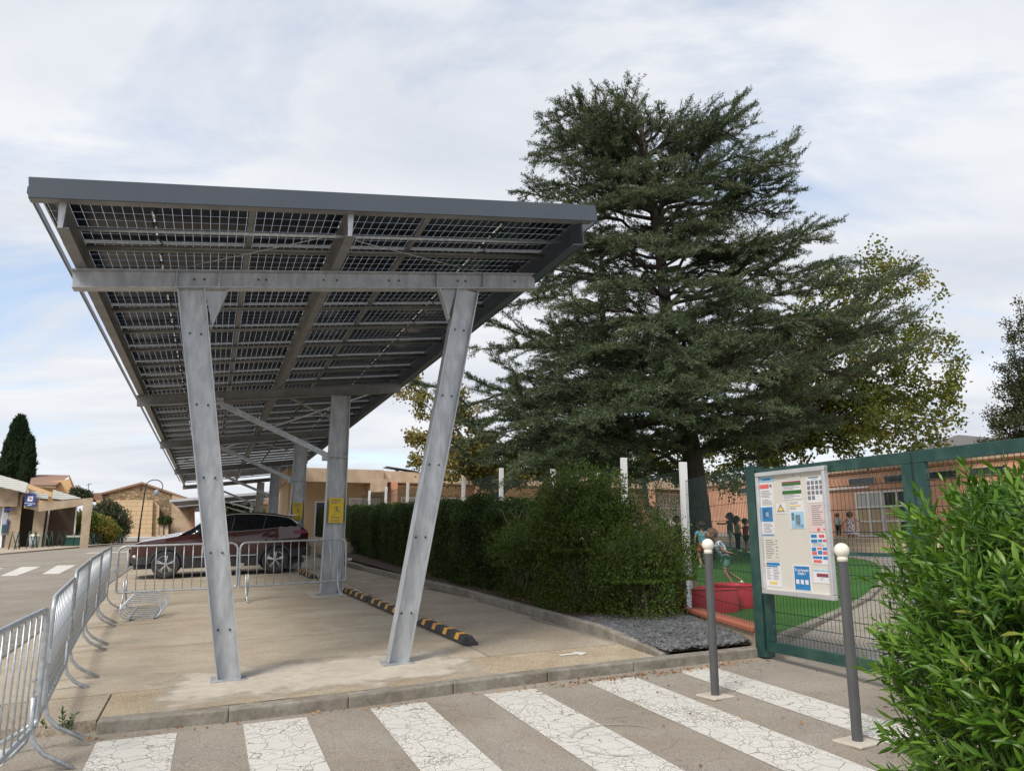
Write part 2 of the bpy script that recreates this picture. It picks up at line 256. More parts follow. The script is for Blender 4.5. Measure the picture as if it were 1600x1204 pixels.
# cracked road paint: gaps let the asphalt show
def paintmat(name, col=(.64, .62, .57), crack=True):
    m, n, b = newmat(name); co = nd(n, 'ShaderNodeTexCoord')
    nz = nd(n, 'ShaderNodeTexNoise'); nz.inputs['Scale'].default_value = 3; nz.inputs['Detail'].default_value = 4; lk(n, co.outputs['Object'], nz.inputs['Vector'])
    ad = nd(n, 'ShaderNodeMix', data_type='RGBA', blend_type='ADD'); ad.inputs[0].default_value = .22; lk(n, co.outputs['Object'], ad.inputs[6]); lk(n, nz.outputs['Color'], ad.inputs[7])
    v = nd(n, 'ShaderNodeTexVoronoi', feature='DISTANCE_TO_EDGE'); v.inputs['Scale'].default_value = 17; lk(n, ad.outputs[2], v.inputs['Vector'])
    v2 = nd(n, 'ShaderNodeTexVoronoi', feature='DISTANCE_TO_EDGE'); v2.inputs['Scale'].default_value = 6.5; lk(n, ad.outputs[2], v2.inputs['Vector'])
    g1 = nd(n, 'ShaderNodeMath', operation='GREATER_THAN'); lk(n, v.outputs[0], g1.inputs[0])
    wn = nd(n, 'ShaderNodeTexNoise'); wn.inputs['Scale'].default_value = 1.7; wn.inputs['Detail'].default_value = 3; lk(n, co.outputs['Object'], wn.inputs['Vector'])
    th = nd(n, 'ShaderNodeMapRange'); th.inputs['From Min'].default_value = .3; th.inputs['From Max'].default_value = .7; th.inputs['To Min'].default_value = -.035; th.inputs['To Max'].default_value = .062
    lk(n, wn.outputs[0], th.inputs[0]); lk(n, th.outputs[0], g1.inputs[1])
    g2 = nd(n, 'ShaderNodeMath', operation='GREATER_THAN'); g2.inputs[1].default_value = .018; lk(n, v2.outputs[0], g2.inputs[0])
    wr = nd(n, 'ShaderNodeTexNoise'); wr.inputs['Scale'].default_value = 60; wr.inputs['Detail'].default_value = 4; lk(n, co.outputs['Object'], wr.inputs['Vector'])
    g3 = nd(n, 'ShaderNodeMath', operation='GREATER_THAN'); t3 = nd(n, 'ShaderNodeMapRange'); t3.inputs['From Min'].default_value = .35; t3.inputs['From Max'].default_value = .68; t3.inputs['To Min'].default_value = .28; t3.inputs['To Max'].default_value = .47; lk(n, wn.outputs[0], t3.inputs[0]); lk(n, t3.outputs[0], g3.inputs[1]); lk(n, wr.outputs[0], g3.inputs[0])
    mn = nd(n, 'ShaderNodeMath', operation='MINIMUM'); lk(n, g1.outputs[0], mn.inputs[0]); lk(n, g2.outputs[0], mn.inputs[1])
    mn2 = nd(n, 'ShaderNodeMath', operation='MINIMUM'); lk(n, mn.outputs[0], mn2.inputs[0]); lk(n, g3.outputs[0], mn2.inputs[1])
    fa = nd(n, 'ShaderNodeMath', operation='MULTIPLY_ADD'); fa.inputs[1].default_value = .62; fa.inputs[2].default_value = .38; lk(n, mn2.outputs[0], fa.inputs[0])
    if crack: lk(n, fa.outputs[0], b.inputs['Alpha'])
    r = nd(n, 'ShaderNodeValToRGB'); r.color_ramp.elements[0].color = (*[c*.84 for c in col], 1); r.color_ramp.elements[1].color = (*col, 1); r.color_ramp.elements[0].position = .35; r.color_ramp.elements[1].position = .6
    lk(n, wn.outputs[0], r.inputs[0]); lk(n, r.outputs[0], b.inputs['Base Color']); b.inputs['Roughness'].default_value = .8
    return m
M['paint'] = paintmat('road_paint'); M['paintfar'] = paintmat('road_paint_far', crack=False)
def patchmat(name, s0, s1, t0, t1):
    m = mat(name, (.47, .425, .355), (.55, .50, .43), sc=2.5, rough=.88, bump=.12, bsc=40, spec=.2, c3=(.38, .335, .27), sc3=9, amt3=.45); n = m.node_tree; b = n.nodes['Principled BSDF']
    co = nd(n, 'ShaderNodeTexCoord'); sp = nd(n, 'ShaderNodeSeparateXYZ'); lk(n, co.outputs['Object'], sp.inputs[0]); last = None
    for sock, v, sg in ((0, s0, 1), (0, s1, -1), (1, t0, 1), (1, t1, -1)):
        a = nd(n, 'ShaderNodeMath', operation='MULTIPLY_ADD'); lk(n, sp.outputs[sock], a.inputs[0]); a.inputs[1].default_value = sg; a.inputs[2].default_value = -sg*v
        if last: x = nd(n, 'ShaderNodeMath', operation='MINIMUM'); lk(n, last, x.inputs[0]); lk(n, a.outputs[0], x.inputs[1]); last = x.outputs[0]
        else: last = a.outputs[0]
    nz = nd(n, 'ShaderNodeTexNoise'); nz.inputs['Scale'].default_value = 3.5; nz.inputs['Detail'].default_value = 8; lk(n, co.outputs['Object'], nz.inputs['Vector'])
    x = nd(n, 'ShaderNodeMath', operation='MULTIPLY_ADD'); lk(n, nz.outputs[0], x.inputs[0]); x.inputs[1].default_value = -1.1; lk(n, last, x.inputs[2])
    r = nd(n, 'ShaderNodeMapRange'); r.inputs['From Min'].default_value = -.52; r.inputs['From Max'].default_value = -.18; lk(n, x.outputs[0], r.inputs[0]); lk(n, r.outputs[0], b.inputs['Alpha']); return m
def ghost(name, c, a):
    m = mat(name, c, tuple(x*1.2 for x in c), sc=4, rough=.9); n = m.node_tree; nz = nd(n, 'ShaderNodeTexNoise'); nz.inputs['Scale'].default_value = 2.2; nz.inputs['Detail'].default_value = 7
    co = nd(n, 'ShaderNodeTexCoord'); lk(n, co.outputs['Object'], nz.inputs['Vector']); r = nd(n, 'ShaderNodeMapRange'); r.inputs['From Min'].default_value = .38; r.inputs['From Max'].default_value = .62; r.inputs['To Max'].default_value = a
    lk(n, nz.outputs[0], r.inputs[0]); lk(n, r.outputs[0], n.nodes['Principled BSDF'].inputs['Alpha']); return m
M['ghost'] = ghost('worn_sealant', (.34, .31, .27), .5)
def stains(m, dark, sc, cracks=0, th=.014):
    # old stains and fine cracks multiplied into the existing colour
    n = m.node_tree; b = n.nodes['Principled BSDF']; src = b.inputs['Base Color'].links[0].from_socket; co = nd(n, 'ShaderNodeTexCoord')
    nz = nd(n, 'ShaderNodeTexNoise'); nz.inputs['Scale'].default_value = sc; nz.inputs['Detail'].default_value = 9; nz.inputs['Roughness'].default_value = .68; nz.inputs['Distortion'].default_value = .8; lk(n, co.outputs['Object'], nz.inputs['Vector'])
    r = nd(n, 'ShaderNodeValToRGB'); r.color_ramp.elements[0].position = .36; r.color_ramp.elements[1].position = .60; r.color_ramp.elements[0].color = (dark, dark*.96, dark*.9, 1); lk(n, nz.outputs[0], r.inputs[0])
    x = nd(n, 'ShaderNodeMix', data_type='RGBA', blend_type='MULTIPLY'); x.inputs[0].default_value = 1; lk(n, src, x.inputs[6]); lk(n, r.outputs[0], x.inputs[7]); last = x.outputs[2]
    if cracks:
        ad = nd(n, 'ShaderNodeMix', data_type='RGBA', blend_type='ADD'); ad.inputs[0].default_value = .5; lk(n, co.outputs['Object'], ad.inputs[6]); lk(n, nz.outputs['Color'], ad.inputs[7])
        v = nd(n, 'ShaderNodeTexVoronoi', feature='DISTANCE_TO_EDGE'); v.inputs['Scale'].default_value = cracks; lk(n, ad.outputs[2], v.inputs['Vector'])
        r2_ = nd(n, 'ShaderNodeMapRange'); r2_.inputs['From Max'].default_value = th; r2_.inputs['To Min'].default_value = .62; lk(n, v.outputs[0], r2_.inputs[0])
        y = nd(n, 'ShaderNodeMix', data_type='RGBA', blend_type='MULTIPLY'); y.inputs[0].default_value = 1; lk(n, last, y.inputs[6]); lk(n, r2_.outputs[0], y.inputs[7]); last = y.outputs[2]
    lk(n, last, b.inputs['Base Color'])
stains(M['asphalt'], .86, .7, 2.2, .008); stains(M['concrete'], .86, 1.1); stains(M['path'], .88, .9); stains(M['aggregate'], .86, 1.5); stains(M['kerb'], .7, 3.0)
stains(M['beigefascia'], .75, .8); stains(M['pinkwall'], .85, .5); stains(M['shopbeige'], .75, .9)
# bifacial solar panel: dark cells with clear gaps
def solarmat():
    m, n, b = newmat('bifacial_cells'); co = nd(n, 'ShaderNodeTexCoord'); sp = nd(n, 'ShaderNodeSeparateXYZ'); lk(n, co.outputs['Object'], sp.inputs[0])
    def gap(sock, pitch, g):
        a = nd(n, 'ShaderNodeMath', operation='PINGPONG'); a.inputs[1].default_value = pitch/2; lk(n, sock, a.inputs[0])
        l = nd(n, 'ShaderNodeMath', operation='LESS_THAN'); l.inputs[1].default_value = g/2; lk(n, a.outputs[0], l.inputs[0]); return l.outputs[0]
    g1 = gap(sp.outputs[0], .0855, .0028); g2 = gap(sp.outputs[1], .182, .0062)
    ax = nd(n, 'ShaderNodeMath', operation='ABSOLUTE'); lk(n, sp.outputs[0], ax.inputs[0])
    g3 = nd(n, 'ShaderNodeMath', operation='LESS_THAN'); g3.inputs[1].default_value = .008; lk(n, ax.outputs[0], g3.inputs[0])
    m1 = nd(n, 'ShaderNodeMath', operation='MAXIMUM'); lk(n, g1, m1.inputs[0]); lk(n, g2, m1.inputs[1])
    m2 = nd(n, 'ShaderNodeMath', operation='MAXIMUM'); lk(n, m1.outputs[0], m2.inputs[0]); lk(n, g3.outputs[0], m2.inputs[1])
    b.inputs['Base Color'].default_value = (.006, .008, .014, 1); b.inputs['Roughness'].default_value = .2; b.inputs['Specular IOR Level'].default_value = .22
    tr = nd(n, 'ShaderNodeBsdfTransparent'); tr.inputs[0].default_value = (.80, .82, .85, 1); ms = nd(n, 'ShaderNodeMixShader')
    lk(n, m2.outputs[0], ms.inputs[0]); lk(n, b.outputs[0], ms.inputs[1]); lk(n, tr.outputs[0], ms.inputs[2]); lk(n, ms.outputs[0], n.nodes['Material Output'].inputs[0])
    return m
M['solar'] = solarmat()
# ------------------------------------------------------------------ mesh helpers
class MB:
    def __init__(s): s.v = []; s.f = []
    def add(s, vs, fs):
        o = len(s.v); s.v += [tuple(v) for v in vs]; s.f += [tuple(i+o for i in f) for f in fs]; return s
    def box(s, c, d, R=None):
        cx, cy, cz = c; hx, hy, hz = d[0]/2, d[1]/2, d[2]/2
        vs = [Vector((x*hx, y*hy, z*hz)) for x in (-1, 1) for y in (-1, 1) for z in (-1, 1)]
        if R is not None: vs = [R @ v for v in vs]
        return s.add([(v.x+cx, v.y+cy, v.z+cz) for v in vs], [(0, 1, 3, 2), (4, 6, 7, 5), (0, 4, 5, 1), (2, 3, 7, 6), (0, 2, 6, 4), (1, 5, 7, 3)])
    def bar(s, p, q, w, h, up=(0, 0, 1), off=(0, 0)):
        p, q = Vector(p), Vector(q); d = (q-p).normalized(); up = Vector(up); x = d.cross(up)
        if x.length < 1e-4: x = d.cross(Vector((1, 0, 0)))
        x.normalize(); z = x.cross(d); vs = []
        for e in (p, q):
            for a, b in ((-1, -1), (1, -1), (1, 1), (-1, 1)): vs.append(e + x*(a*w/2+off[0]) + z*(b*h/2+off[1]))
        return s.add(vs, [(3, 2, 1, 0), (4, 5, 6, 7), (0, 1, 5, 4), (1, 2, 6, 5), (2, 3, 7, 6), (3, 0, 4, 7)])
    def ibeam(s, p, q, w, h, tf=.012, tw=.008, up=(0, 0, 1), h2=None):
        # flanges lie perpendicular to 'up'; web along 'up'
        h2 = h2 or h
        p, q = Vector(p), Vector(q); d = (q-p).normalized(); up = Vector(up); x = d.cross(up).normalized(); z = x.cross(d).normalized()
        for sg in (-1, 1):
            a = p+z*sg*(h/2-tf/2); b = q+z*sg*(h2/2-tf/2); s.bar(a, b, w, tf, z)
        vs = []
        for e, hh in ((p, h), (q, h2)):
            for a, b in ((-1, -1), (1, -1), (1, 1), (-1, 1)): vs.append(e + x*(a*tw/2) + z*(b*(hh/2-tf-.0005)))
        return s.add(vs, [(3, 2, 1, 0), (4, 5, 6, 7), (0, 1, 5, 4), (1, 2, 6, 5), (2, 3, 7, 6), (3, 0, 4, 7)])
    def tube(s, pts, r, n=8, closed=False):
        pts = [Vector(p) for p in pts]; k = len(pts); rs = r if isinstance(r, (list, tuple)) else [r]*k
        vs = []; prev = None
        for i, p in enumerate(pts):
            a = pts[(i-1) % k] if (closed or i > 0) else p; b = pts[(i+1) % k] if (closed or i < k-1) else p
            d = (b-a).normalized()
            if prev is None:
                x = d.cross(Vector((0, 0, 1)))
                if x.length < .05: x = d.cross(Vector((0, 1, 0)))
            else: x = prev - d*prev.dot(d)
            x.normalize(); prev = x; y = d.cross(x)
            for j in range(n):
                t = 2*math.pi*j/n; vs.append(p + (x*math.cos(t)+y*math.sin(t))*rs[i])
        fs = []
        for i in range(k if closed else k-1):
            for j in range(n):
                a = i*n+j; b = i*n+(j+1) % n; c = ((i+1) % k)*n+(j+1) % n; d = ((i+1) % k)*n+j; fs.append((a, b, c, d))
        if not closed: fs += [tuple(range(n))[::-1], tuple(range((k-1)*n, k*n))]
        return s.add(vs, fs)
    def lathe(s, prof, n=24, c=(0, 0, 0)):
        vs = [(c[0]+r*math.cos(2*math.pi*j/n), c[1]+r*math.sin(2*math.pi*j/n), c[2]+z) for r, z in prof for j in range(n)]
        fs = [(i*n+j, i*n+(j+1) % n, (i+1)*n+(j+1) % n, (i+1)*n+j) for i in range(len(prof)-1) for j in range(n)]
        fs += [tuple(range(n))[::-1], tuple(range((len(prof)-1)*n, len(prof)*n))]
        return s.add(vs, fs)
    def ball(s, c, r, n=12, m=8, sc=(1, 1, 1)):
        prof = [(max(1e-4, math.sin(math.pi*i/m)), -math.cos(math.pi*i/m)) for i in range(m+1)]
        vs = [(c[0]+r*sc[0]*a*math.cos(2*math.pi*j/n), c[1]+r*sc[1]*a*math.sin(2*math.pi*j/n), c[2]+r*sc[2]*z) for a, z in prof for j in range(n)]
        return s.add(vs, [(i*n+j, i*n+(j+1) % n, (i+1)*n+(j+1) % n, (i+1)*n+j) for i in range(m) for j in range(n)])
    def slab(s, poly, e):  # poly: list of 3d points, extruded by vector e
        e = Vector(e); n = len(poly); a = [Vector(p) for p in poly]; vs = a + [p+e for p in a]
        return s.add(vs, [tuple(range(n)), tuple(range(n, 2*n))[::-1]] + [(i, i+n, (i+1) % n+n, (i+1) % n) for i in range(n)])
    def grid(s, fn, us, vs_):
        vv = [fn(a, b) for a in us for b in vs_]; m = len(vs_)
        return s.add(vv, [(i*m+j, (i+1)*m+j, (i+1)*m+j+1, i*m+j+1) for i in range(len(us)-1) for j in range(m-1)])
    def mesh(s, name, m=None, smooth=False, fixn=True):
        me = bpy.data.meshes.new(name); me.from_pydata(s.v, [], s.f)
        if fixn:
            b = bmesh.new(); b.from_mesh(me); bmesh.ops.recalc_face_normals(b, faces=b.faces); b.to_mesh(me); b.free()
        if m: me.materials.append(m)
        if smooth: me.polygons.foreach_set('use_smooth', [True]*len(me.polygons))
        me.update(); return me
    def build(s, name, m, parent=None, smooth=False, fixn=True): return link(name, s.mesh(name, m, smooth, fixn), parent)
def link(name, me, parent=None, loc=None):
    o = bpy.data.objects.new(name, me); COL.objects.link(o)
    if parent: o.parent = parent
    if loc is not None: o.location = loc
    return o
def tag(o, label=None, cat=None, group=None, kind=None):
    if label: o['label'] = label
    if cat: o['category'] = cat
    if group: o['group'] = group
    if kind: o['kind'] = kind
    return o
def root(name, label, cat, loc=(0, 0, 0), rz=ROT, group=None):
    o = bpy.data.objects.new(name, None); COL.objects.link(o); o.location = loc; o.rotation_euler = (0, 0, rz); o.empty_display_size = .2
    return tag(o, label, cat, group)
def bevel(o, w=.01, seg=2):
    m = o.modifiers.new('bevel', 'BEVEL'); m.width = w; m.segments = seg; m.limit_method = 'ANGLE'; return o
def children(o): return [c for c in bpy.data.objects if c.parent == o]
def copy_tree(o, parent=None, kids=None):
    if kids is None:
        kids = {}
        for c in bpy.data.objects:
            if c.parent: kids.setdefault(c.parent.name, []).append(c)
    c = o.copy(); COL.objects.link(c); c.parent = parent
    for ch in kids.get(o.name, []): copy_tree(ch, c, kids)
    return c
def fastmesh(name, V, k, m, smooth=False):
    """V: (nfaces*k, 3) array, each k consecutive verts one face"""
    V = np.ascontiguousarray(V, dtype=np.float32).reshape(-1, 3); n = len(V)//k
    me = bpy.data.meshes.new(name); me.vertices.add(n*k); me.vertices.foreach_set('co', V.ravel())
    me.loops.add(n*k); me.loops.foreach_set('vertex_index', np.arange(n*k, dtype=np.int32))
    me.polygons.add(n); me.polygons.foreach_set('loop_start', np.arange(0, n*k, k, dtype=np.int32))
    try: me.polygons.foreach_set('loop_total', np.full(n, k, dtype=np.int32))
    except Exception: pass
    me.materials.append(m); me.update(calc_edges=True); me.validate() if False else None
    return me
def unit(a): return a/np.maximum(np.linalg.norm(a, axis=1, keepdims=True), 1e-9)
def leaves(C, D, L, Wd, jitter=.0):
    """rhombic leaves at C along D, length L, width Wd"""
    n = len(C); D = unit(D); R = RNG.normal(size=(n, 3)); S = unit(np.cross(D, R))
    L = np.asarray(L).reshape(-1, 1)*np.ones((n, 1)); Wd = np.asarray(Wd).reshape(-1, 1)*np.ones((n, 1))
    return np.stack([C, C+D*L*.45+S*Wd*.5, C+D*L, C+D*L*.45-S*Wd*.5], 1).reshape(-1, 3)
def stuff_or_part(o): o['kind'] = 'stuff'; return o
# ------------------------------------------------------------------ ground
def roff(s, t):
    a = min(max((t-7.0)/1.6, 0), 1); a = a*a*(3-2*a); return -.10*(1-a)-.012*a
def frange(a, b, n): return [a+(b-a)*i/(n-1) for i in range(n)]
ss = frange(-400, -50, 8)[:-1]+frange(-50, -8, 22)[:-1]+frange(-8, 12, 61)[:-1]+frange(12, 45, 18)[:-1]+frange(45, 400, 8)
ts = frange(-200, -9, 6)[:-1]+frange(-9, 6.6, 24)[:-1]+frange(6.6, 9, 13)[:-1]+frange(9, 48, 30)[:-1]+frange(48, 600, 12)
g = MB().grid(lambda s, t: (s, t, Gz(s, t)+roff(s, t)), ss, ts).build('road', M['asphalt'], smooth=True); g.rotation_euler.z = ROT; tag(g, kind='structure')
def sheet(name, poly, off, m, parent=None, thick=.0, kind='structure', n=(2, 2), zf=None):
    """quad patch poly (4 corners s,t), bilinear grid lying on G+off; thick>0 adds skirts"""
    (a, b, c, d) = poly; zf = zf or Gz
    def fn(i, j, e=0):
        x = (1-i)*(1-j)*a[0]+i*(1-j)*b[0]+i*j*c[0]+(1-i)*j*d[0]; y = (1-i)*(1-j)*a[1]+i*(1-j)*b[1]+i*j*c[1]+(1-i)*j*d[1]
        return (x, y, zf(x, y)+off-e)
    mb = MB(); us = frange(0, 1, n[0]+1); vs = frange(0, 1, n[1]+1); mb.grid(fn, us, vs)
    if thick:
        for (p, q) in (((0, 0), (1, 0)), ((1, 0), (1, 1)), ((1, 1), (0, 1)), ((0, 1), (0, 0))):
            mb.add([fn(*p), fn(*q), fn(*q, thick), fn(*p, thick)], [(0, 1, 2, 3)])
    o = mb.build(name, m, parent)
    if not parent: o.rotation_euler.z = ROT; tag(o, kind=kind)
    return o
# car park: dark joint bed and separate slabs
cp_ = sheet('car_park', [(-2.6, 7.32), (4.6, 7.32), (4.3, 50), (-2.6, 50)], -.011, M['joint'], n=(4, 12))
tj = [8.25, 10.75, 13.1, 15.75, 18.3, 20.8, 23.2, 25.7, 28.2, 30.7, 33.2, 38, 43, 49.8]
def wedge(t): return -1.62 if t < 8.4 else -2.1
for i in range(len(tj)-1):
    a, b = tj[i]+.012, tj[i+1]-.012
    sheet('slab', [(-2.15, a), (2.98, a), (2.98, b), (-2.15, b)], 0, M['concrete'], cp_, .04)
    o = sheet('footpath_slab', [(3.0, a), (4.6, a), (4.5-.0 if b < 15 else 4.2, b), (3.0, b)], 0, M['path'], cp_, .04)
sheet('edge_slab', [(-.73, 7.32), (4.62, 7.32), (4.62, 8.235), (-.73, 8.235)], 0, M['aggregate'], cp_, .1)
sheet('corner_slab', [(-1.6, 7.3), (-.75, 7.3), (-.75, 8.235), (-1.6, 8.235)], -.002, M['path'], cp_, .1)
sheet('new_concrete_patch', [(-.45, 7.3), (2.9, 7.3), (2.9, 9.1), (-.5, 9.1)], .004, patchmat('worn_new_concrete', -.45, 2.85, 7.3, 9.1), cp_)
sheet('new_concrete_patch', [(1.9, 15.1), (2.95, 15.1), (2.95, 16.3), (1.9, 16.3)], .004, M['patch'], cp_)
def kerb_line(name, pts, w, hfn, seglen=1.0, gap=.004, deep=.25):
    r = MB(); L = []; d = 0
    P2 = [Vector((*p, 0)) for p in pts]; cum = [0]
    for i in range(len(P2)-1): cum.append(cum[-1]+(P2[i+1]-P2[i]).length)
    def pos(x):
        for i in range(len(P2)-1):
            if x <= cum[i+1] or i == len(P2)-2:
                f = (x-cum[i])/(cum[i+1]-cum[i]); return P2[i].lerp(P2[i+1], f)
    x = 0; base = None; k = 0
    while x < cum[-1]-.2:
        y = min(x+seglen, cum[-1]); a, b = pos(x+gap/2), pos(y-gap/2); d = (b-a).normalized(); nrm = Vector((-d.y, d.x, 0))*w
        vs = []
        for (p, hx) in ((a, x), (b, y)):
            for q in (p, p+nrm):
                zt = Gz(q.x, q.y)+hfn(hx); vs += [(q.x, q.y, zt), (q.x, q.y, Gz(q.x, q.y)-deep)]
        mb = MB().add(vs, [(0, 4, 6, 2), (1, 3, 7, 5), (0, 1, 5, 4), (2, 6, 7, 3), (0, 2, 3, 1), (4, 5, 7, 6)])
        if base is None: base = mb.build(name, M['kerb']); base.rotation_euler.z = ROT; tag(base, kind='structure'); bevel(base, .015)
        else: bevel(mb.build('kerb_stone', M['kerb'], base), .015)
        x = y; k += 1
    return base
kerb_line('road_kerb', [(-.74, 7.20), (-.2, 7.14), (.5, 7.10), (1.4, 7.12), (2.4, 7.20), (3.4, 7.24), (6.02, 7.25)], .15, lambda x: .008)
hk = [(4.72, 7.45), (4.70, 9), (4.66, 10.4), (4.5, 14.7), (4.1, 19), (3.75, 24), (3.6, 34), (3.6, 48)]
kerb_line('planting_kerb', [(p[0]+.0, p[1]) for p in hk][::-1], .11, lambda x: .12 if x < 39.3 else max(.012, .12-(x-39.3)*.08))
# planting bed
def bed_z(s, t): return Gz(s, t)
sheet('planting_bed', [(4.76, 9.0), (7.2, 10.4), (7.3, 48), (3.7, 48)], .06, M['mulch'], n=(3, 20))
sheet('gravel_bed', [(4.76, 7.41), (6.1, 7.41), (6.9, 10.0), (4.76, 9.05)], .03, M['mulch'], n=(3, 3))
# slate chips
n = 16000; a = RNG.random((n, 2)); s_ = 4.78+a[:, 0]*2.1; t_ = 7.42+a[:, 1]*2.6
ok = (s_ < 6.02+(t_-7.4)*.32); s_, t_ = s_[ok], t_[ok]; n = len(s_)
c = np.stack([s_, t_, .0318*s_+.0261*t_+.052+RNG.random(n)*.025], 1); th = RNG.random(n)*6.28; l = .012+.020*RNG.random(n); ww = l*(.5+.3*RNG.random(n))
ax = np.stack([np.cos(th), np.sin(th), RNG.normal(size=n)*.25], 1)*l[:, None]; ay = np.stack([-np.sin(th), np.cos(th), RNG.normal(size=n)*.3], 1)*ww[:, None]
V = np.stack([c-ax-ay, c+ax-ay, c+ax+ay, c-ax+ay], 1).reshape(-1, 3)
up = np.array([0, 0, .012]); Vb = V-up
q = V.reshape(-1, 4, 3); qb = Vb.reshape(-1, 4, 3); sides = [np.stack([q[:, i], qb[:, i], qb[:, (i+1) % 4], q[:, (i+1) % 4]], 1) for i in range(4)]
V = np.concatenate([q]+sides).reshape(-1, 3)
o = link('slate_chips', fastmesh('slate_chips', V, 4, M['slate'])); o.rotation_euler.z = ROT; tag(o, 'grey slate chips spread between the hedge end and the low wall', 'gravel', kind='stuff')
# zebra crossing (near) and far stripes
def stripe(parent, c4, off, m):
    return sheet('stripe', c4, off, m, parent, n=(1, 8), zf=lambda s, t: Gz(s, t)+roff(s, t))
cw = bpy.data.objects.new('zebra_crossing', None); COL.objects.link(cw); cw.rotation_euler.z = ROT; tag(cw, kind='structure')
for a, b, t0 in [(-1.75, -1.27, 7.1), (-.70, -.15, 6.99), (.37, .86, 7.0), (1.43, 1.92, 7.03), (2.50, 3.01, 7.06), (3.60, 4.12, 7.06), (4.66, 5.10, 7.08)]:
    stripe(cw, [(a, 2.2), (b, 2.2), (b+.02, t0), (a, t0)], .004, M['paint'])
cw2 = bpy.data.objects.new('far_zebra_crossing', None); COL.objects.link(cw2); cw2.rotation_euler.z = ROT; tag(cw2, kind='structure')
for a in (-5.45, -4.42, -6.5): stripe(cw2, [(a, 25.7), (a+.45, 25.5), (a+.30, 29.6), (a-.3, 29.9)], .006, M['paintfar'])
stripe(cw2, [(-5.0, 38.2), (-1.2, 38.2), (-1.2, 38.9), (-5, 38.9)], .006, M['paintfar'])
# white footpath arrows
def arrow(s, t, sc):
    mb = MB(); pts = [(-.28, -.03), (.05, -.03), (.05, -.10), (.28, 0), (.05, .10), (.05, .03), (-.28, .03)]
    mb.add([(s+x*sc, t+y*sc*2.0, Gz(s+x*sc, t+y*sc*2)+.006) for x, y in pts], [tuple(range(7))])
    o = mb.build('painted_arrow', M['paintfar'], cp_); return o
arrow(3.88, 7.93, .62); arrow(3.36, 17.95, .8)
# left gutter and pavement across the street
sheet('gutter', [(-2.62, 8.3), (-2.2, 8.3), (-2.2, 48), (-2.62, 48)], -.002, M['kerb'], n=(1, 12), zf=lambda s, t: Gz(s, t)+roff(s, t)+.008)
sheet('shop_pavement', [(-40, 34), (-9.4, 38.2), (-3.9, 50.5), (-40, 60)], .05, M['pavement'], thick=.1, n=(6, 4))
# yard: path, lawn, terrace
mb = MB(); lawn = [(6.15, 7.5), (8.71, 8.95), (10.37, 10.0), (13.04, 12.05), (15.6, 14.5), (16.6, 15.8), (17.2, 17.2), (17.0, 19.0), (17.9, 21.2), (17.9, 27.5), (7.25, 29), (7.25, 10.4)]
mb.add([(a, b, Gz(a, b)+.02) for a, b in lawn], [tuple(range(len(lawn)))]); o = mb.build('lawn', M['lawn']); o.rotation_euler.z = ROT; tag(o, kind='structure')
kerb_line('lawn_kerb', lawn[:9][::-1], .12, lambda x: .05, 1.2)
o = sheet('yard_path', [(6.1, -6), (40, -6), (30, 40), (7.2, 40)], -.006, M['yardpath'], n=(14, 24), zf=lambda s, t: Gz(s, t)+roff(s, t)*(1 if s < 12 else .2)-.0)
tb = MB()
for i, (s0, t0, z) in enumerate([(19.3, 29.0, 1.24), (20.0, 29.6, 1.38), (20.7, 30.2, 1.52)]):
    tb.add([(s0, 2, z), (28, 2, z), (28, 41, z), (3.5, 41, z), (3.5, t0, z), (s0, t0, z)] + [(s0, 2, z-.6), (s0, t0, z-.6), (3.5, t0, z-.6)], [(0, 1, 2, 3, 4, 5), (0, 5, 7, 6), (5, 4, 8, 7)])
o = tb.build('terrace_steps', M['terrace']); o.rotation_euler.z = ROT; tag(o, kind='structure')
# dry leaves by the kerb
n = 300; s_ = np.concatenate([RNG.normal(4.3, .8, 210), RNG.uniform(-1.2, 6, 90)]); t_ = 7.1-np.abs(RNG.normal(0, .07, n)); 
far = RNG.random(n) < .1; t_[far] = RNG.uniform(4.5, 7, far.sum())
s2 = RNG.uniform(4.8, 6.5, 900); t2 = RNG.uniform(8.8, 22, 900)
c = np.concatenate([np.stack([s_, t_, .0318*s_+.0261*t_-.1+.008+.02*RNG.random(n)], 1), np.stack([s2, t2, .0318*s2+.0261*t2+.075+.02*RNG.random(900)], 1)])
d = RNG.normal(size=c.shape); d[:, 2] *= .25
o = link('fallen_leaves', fastmesh('fallen_leaves', leaves(c, d, .025+.03*RNG.random(len(c)), .02), 4, M['litter'])); o.rotation_euler.z = ROT
tag(o, 'scattered dry brown leaves along the kerb and under the hedge', 'leaves', kind='stuff')
# manhole ring
mb = MB(); N = 40; zr_ = lambda s, t: Gz(s, t)+roff(s, t)+.0075
mb.add([(2.98+r*math.cos(2*math.pi*i/N), 5.3+r*math.sin(2*math.pi*i/N), zr_(2.98+r*math.cos(2*math.pi*i/N), 5.3+r*math.sin(2*math.pi*i/N))) for r in (.36, .40) for i in range(N)], [(i, (i+1) % N, N+(i+1) % N, N+i) for i in range(N)])
o = mb.build('worn_ring_mark', M['ghost']); o.rotation_euler.z = ROT; tag(o, kind='structure')
